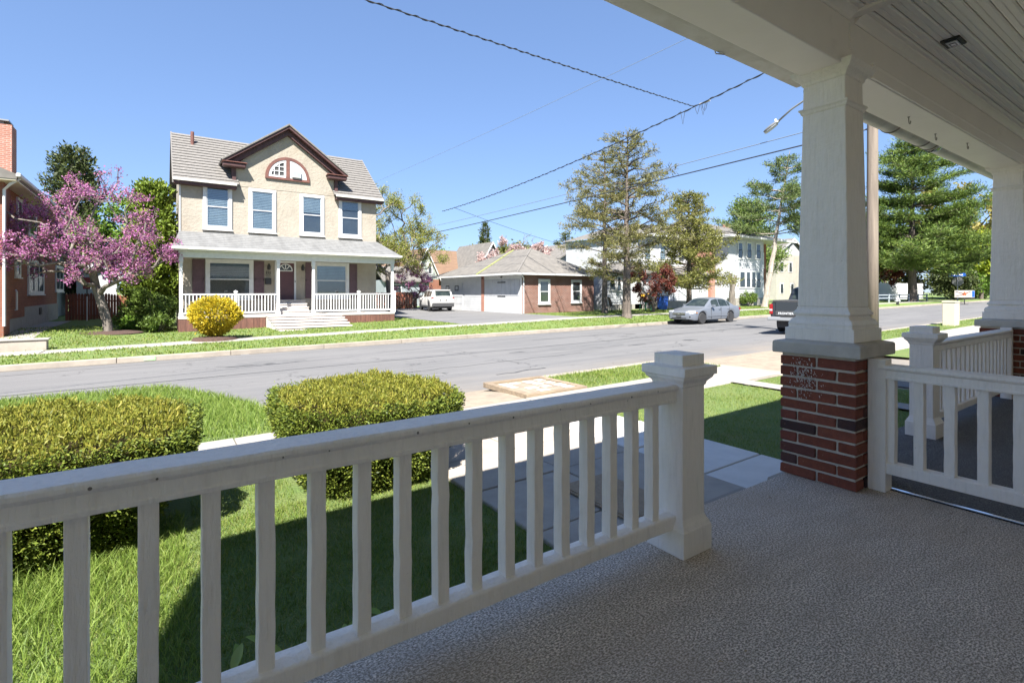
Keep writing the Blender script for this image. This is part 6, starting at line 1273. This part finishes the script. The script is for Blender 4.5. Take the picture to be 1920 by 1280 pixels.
b = MB(); b.lathe([(.1, 0), (.06, .1), (.02, .16)], (sx_, sy_, sz_ + 3.5), 8); b.build('cap', m_['signwhite'], t)
bx_, by_ = 70.2, 17.0; bz_ = zroad(bx_, by_); t = thing('banner_stand', 'pale banner with red star shape on a low stand at the far right', 'banner', (bx_, by_, bz_))
dv = Vector((.33, -.94, 0)); dn = Vector((-.94, -.33, 0))
def bq(s0, s1, z0, z1, e0, e1, nm, mt): b = MB(); q = [Vector((bx_, by_, bz_)) + dv*s + dn*e + Vector((0, 0, h)) for e in (e0, e1) for (s, h) in ((s0, z0), (s1, z0), (s1, z1), (s0, z1))]; b.hexa(q[:4], q[4:]); return b.build(nm, m_[mt], t)
bq(-.8, .8, .75, 1.5, 0, .05, 'cloth', 'chip'); bq(-.04, .04, 0, .75, 0, .05, 'post', 'dark'); bq(-.3, .3, 0, .06, -.2, .2, 'foot', 'dark'); bq(.6, .79, .8, 1.46, .051, .06, 'blue_band', 'signblue')
b = MB(); st = []
for k in range(10): a = math.pi/2 + k*math.pi/5; r_ = .28 if k % 2 == 0 else .13; st.append(Vector((bx_, by_, bz_+1.13)) + dn*.055 + dv*r_*math.cos(a) + Vector((0, 0, r_*math.sin(a))))
b.face(*st); b.build('star', m_['orange'], t)
for a_, c_ in ((-.75, 1.4), (-.75, .85), (.5, 1.4)):
    b = MB(); b.tube([Vector((bx_, by_, bz_+1.13)) + dn*.054, Vector((bx_, by_, bz_+c_)) + dn*.054 + dv*a_], .03, 4); b.build('ribbon', m_['maroon'], t)
# things before the rowhouse
def chair(x, y, rz, lb, mt):
    z = gz(x, y); t = thing('garden_chair', lb, 'chair', (x, y, z), 'garden chairs by the rowhouse', rz); ORG[t] = Vector((0, 0, 0)); m = m_[mt]
    b = MB(); b.box(-.28, .28, -.26, .26, .4, .44); b.build('seat', m, t, world=False); b = MB(); b.hexa([(-.28, .24, .44), (.28, .24, .44), (.28, .28, .44), (-.28, .28, .44)], [(-.28, .42, 1.05), (.28, .42, 1.05), (.28, .46, 1.05), (-.28, .46, 1.05)]); b.build('backrest', m, t, world=False)
    for sx in (-.26, .26):
        for sy in (-.24, .26): b = MB(); b.tube([(sx, sy, .4), (sx*1.1, sy*1.2, 0)], .02, 5); b.build('leg', m_['dark'], t, world=False)
        b = MB(); b.tube([(sx, -.25, .42), (sx, -.25, .66), (sx, .3, .66)], .02, 5); b.build('armrest', m_['dark'], t, world=False)
chair(27.0, 25.9, R(60), 'dark folding garden chair left of the hemlock trunk', 'plastic'); chair(28.6, 26.2, R(20), 'white garden chair between the hemlock trunks', 'white2')
x, y = 29.0, 24.6; z = gz(x, y); t = thing('barbecue_grill', 'black kettle barbecue behind the tallest hemlock trunk', 'grill', (x, y, z))
b = MB(); b.lathe([(.05, .62), (.26, .7), (.33, .85), (.33, .9)], (x, y, z), 14); b.build('bowl', m_['dark'], t); b = MB(); b.lathe([(.33, .905), (.3, 1.02), (.15, 1.12), (.03, 1.14)], (x, y, z), 14); b.build('lid', m_['dark'], t)
for k in range(3): a = k*2.1; b = MB(); b.tube([(x+.15*math.cos(a), y+.15*math.sin(a), z+.68), (x+.36*math.cos(a), y+.36*math.sin(a), z)], .018, 5); b.build('leg', m_['dark'], t)
x, y = 31.9, 25.6; z = gz(x, y); t = thing('blue_bin', 'blue wheeled recycling bin beside the red maple', 'bin', (x, y, z))
b = MB(); b.hexa([(x-.24, y-.26, z+.06), (x+.24, y-.26, z+.06), (x+.24, y+.26, z+.06), (x-.24, y+.26, z+.06)], [(x-.3, y-.32, z+1.0), (x+.3, y-.32, z+1.0), (x+.3, y+.32, z+1.0), (x-.3, y+.32, z+1.0)]); b.build('body', m_['blue'], t, bevel=.03)
b = MB(); b.box(x-.33, x+.33, y-.36, y+.36, z+1.0, z+1.07); b.build('lid', m_['blue'], t, bevel=.02)
for s in (-1, 1): b = MB(); b.lathe([(.12, -.03), (.12, .03)], (x+s*.24, y+.28, z+.12), 12, 'x'); b.build('wheel', m_['rubber'], t)
x, y = 30.3, 25.9; z = gz(x, y); t = thing('planter_table', 'green legged table with a yellow tub beside the red maple', 'planter', (x, y, z))
b = MB(); b.lathe([(.3, .95), (.42, 1.08), (.4, 1.2), (.2, 1.3)], (x, y, z), 12); b.build('tub', m_['yellow'], t)
for sx in (-.25, .25):
    for sy in (-.25, .25): b = MB(); b.tube([(x+sx, y+sy, z+.95), (x+sx*1.2, y+sy*1.2, z)], .03, 5); b.build('leg', m_['green'], t)
b = MB(); b.box(x-.34, x+.34, y-.34, y+.34, z+.9, z+.95); b.build('top', m_['green'], t)
x, y = -3.2, 36.5; z = gz(x, y); t = thing('red_mailbox_post', 'red box on a thin white post before the picket fence', 'post', (x, y, z))
b = MB(); b.tube([(x, y, z), (x, y, z+1.35)], .035, 6); b.build('post', m_['white2'], t); b = MB(); b.box(x-.16, x+.16, y-.2, y+.2, z+1.75, z+2.4); b.build('box', m_['tail'], t, bevel=.03); b = MB(); b.tube([(x, y, z+1.35), (x, y, z+1.75)], .03, 6); b.build('bracket', m_['dark'], t)
x, y = .1, 40.5; z = gz(x, y); t = thing('garden_shelter', 'small grey timber shelter behind the picket fence', 'shelter', (x-1, y, z))
for sx in (-1.8, -.3): b = MB(); b.box(x+sx, x+sx+.12, y, y+.12, z, z+2.2); b.build('post', m_['greyfence'], t)
b = MB(); b.box(x-2.0, x+0, y-.2, y+.9, z+2.2, z+2.35); b.build('roof', m_['greyfence'], t); b = MB(); b.box(x-1.7, x-.2, y+.4, y+.5, z+.9, z+1.6); b.build('panel', m_['blind'], t)
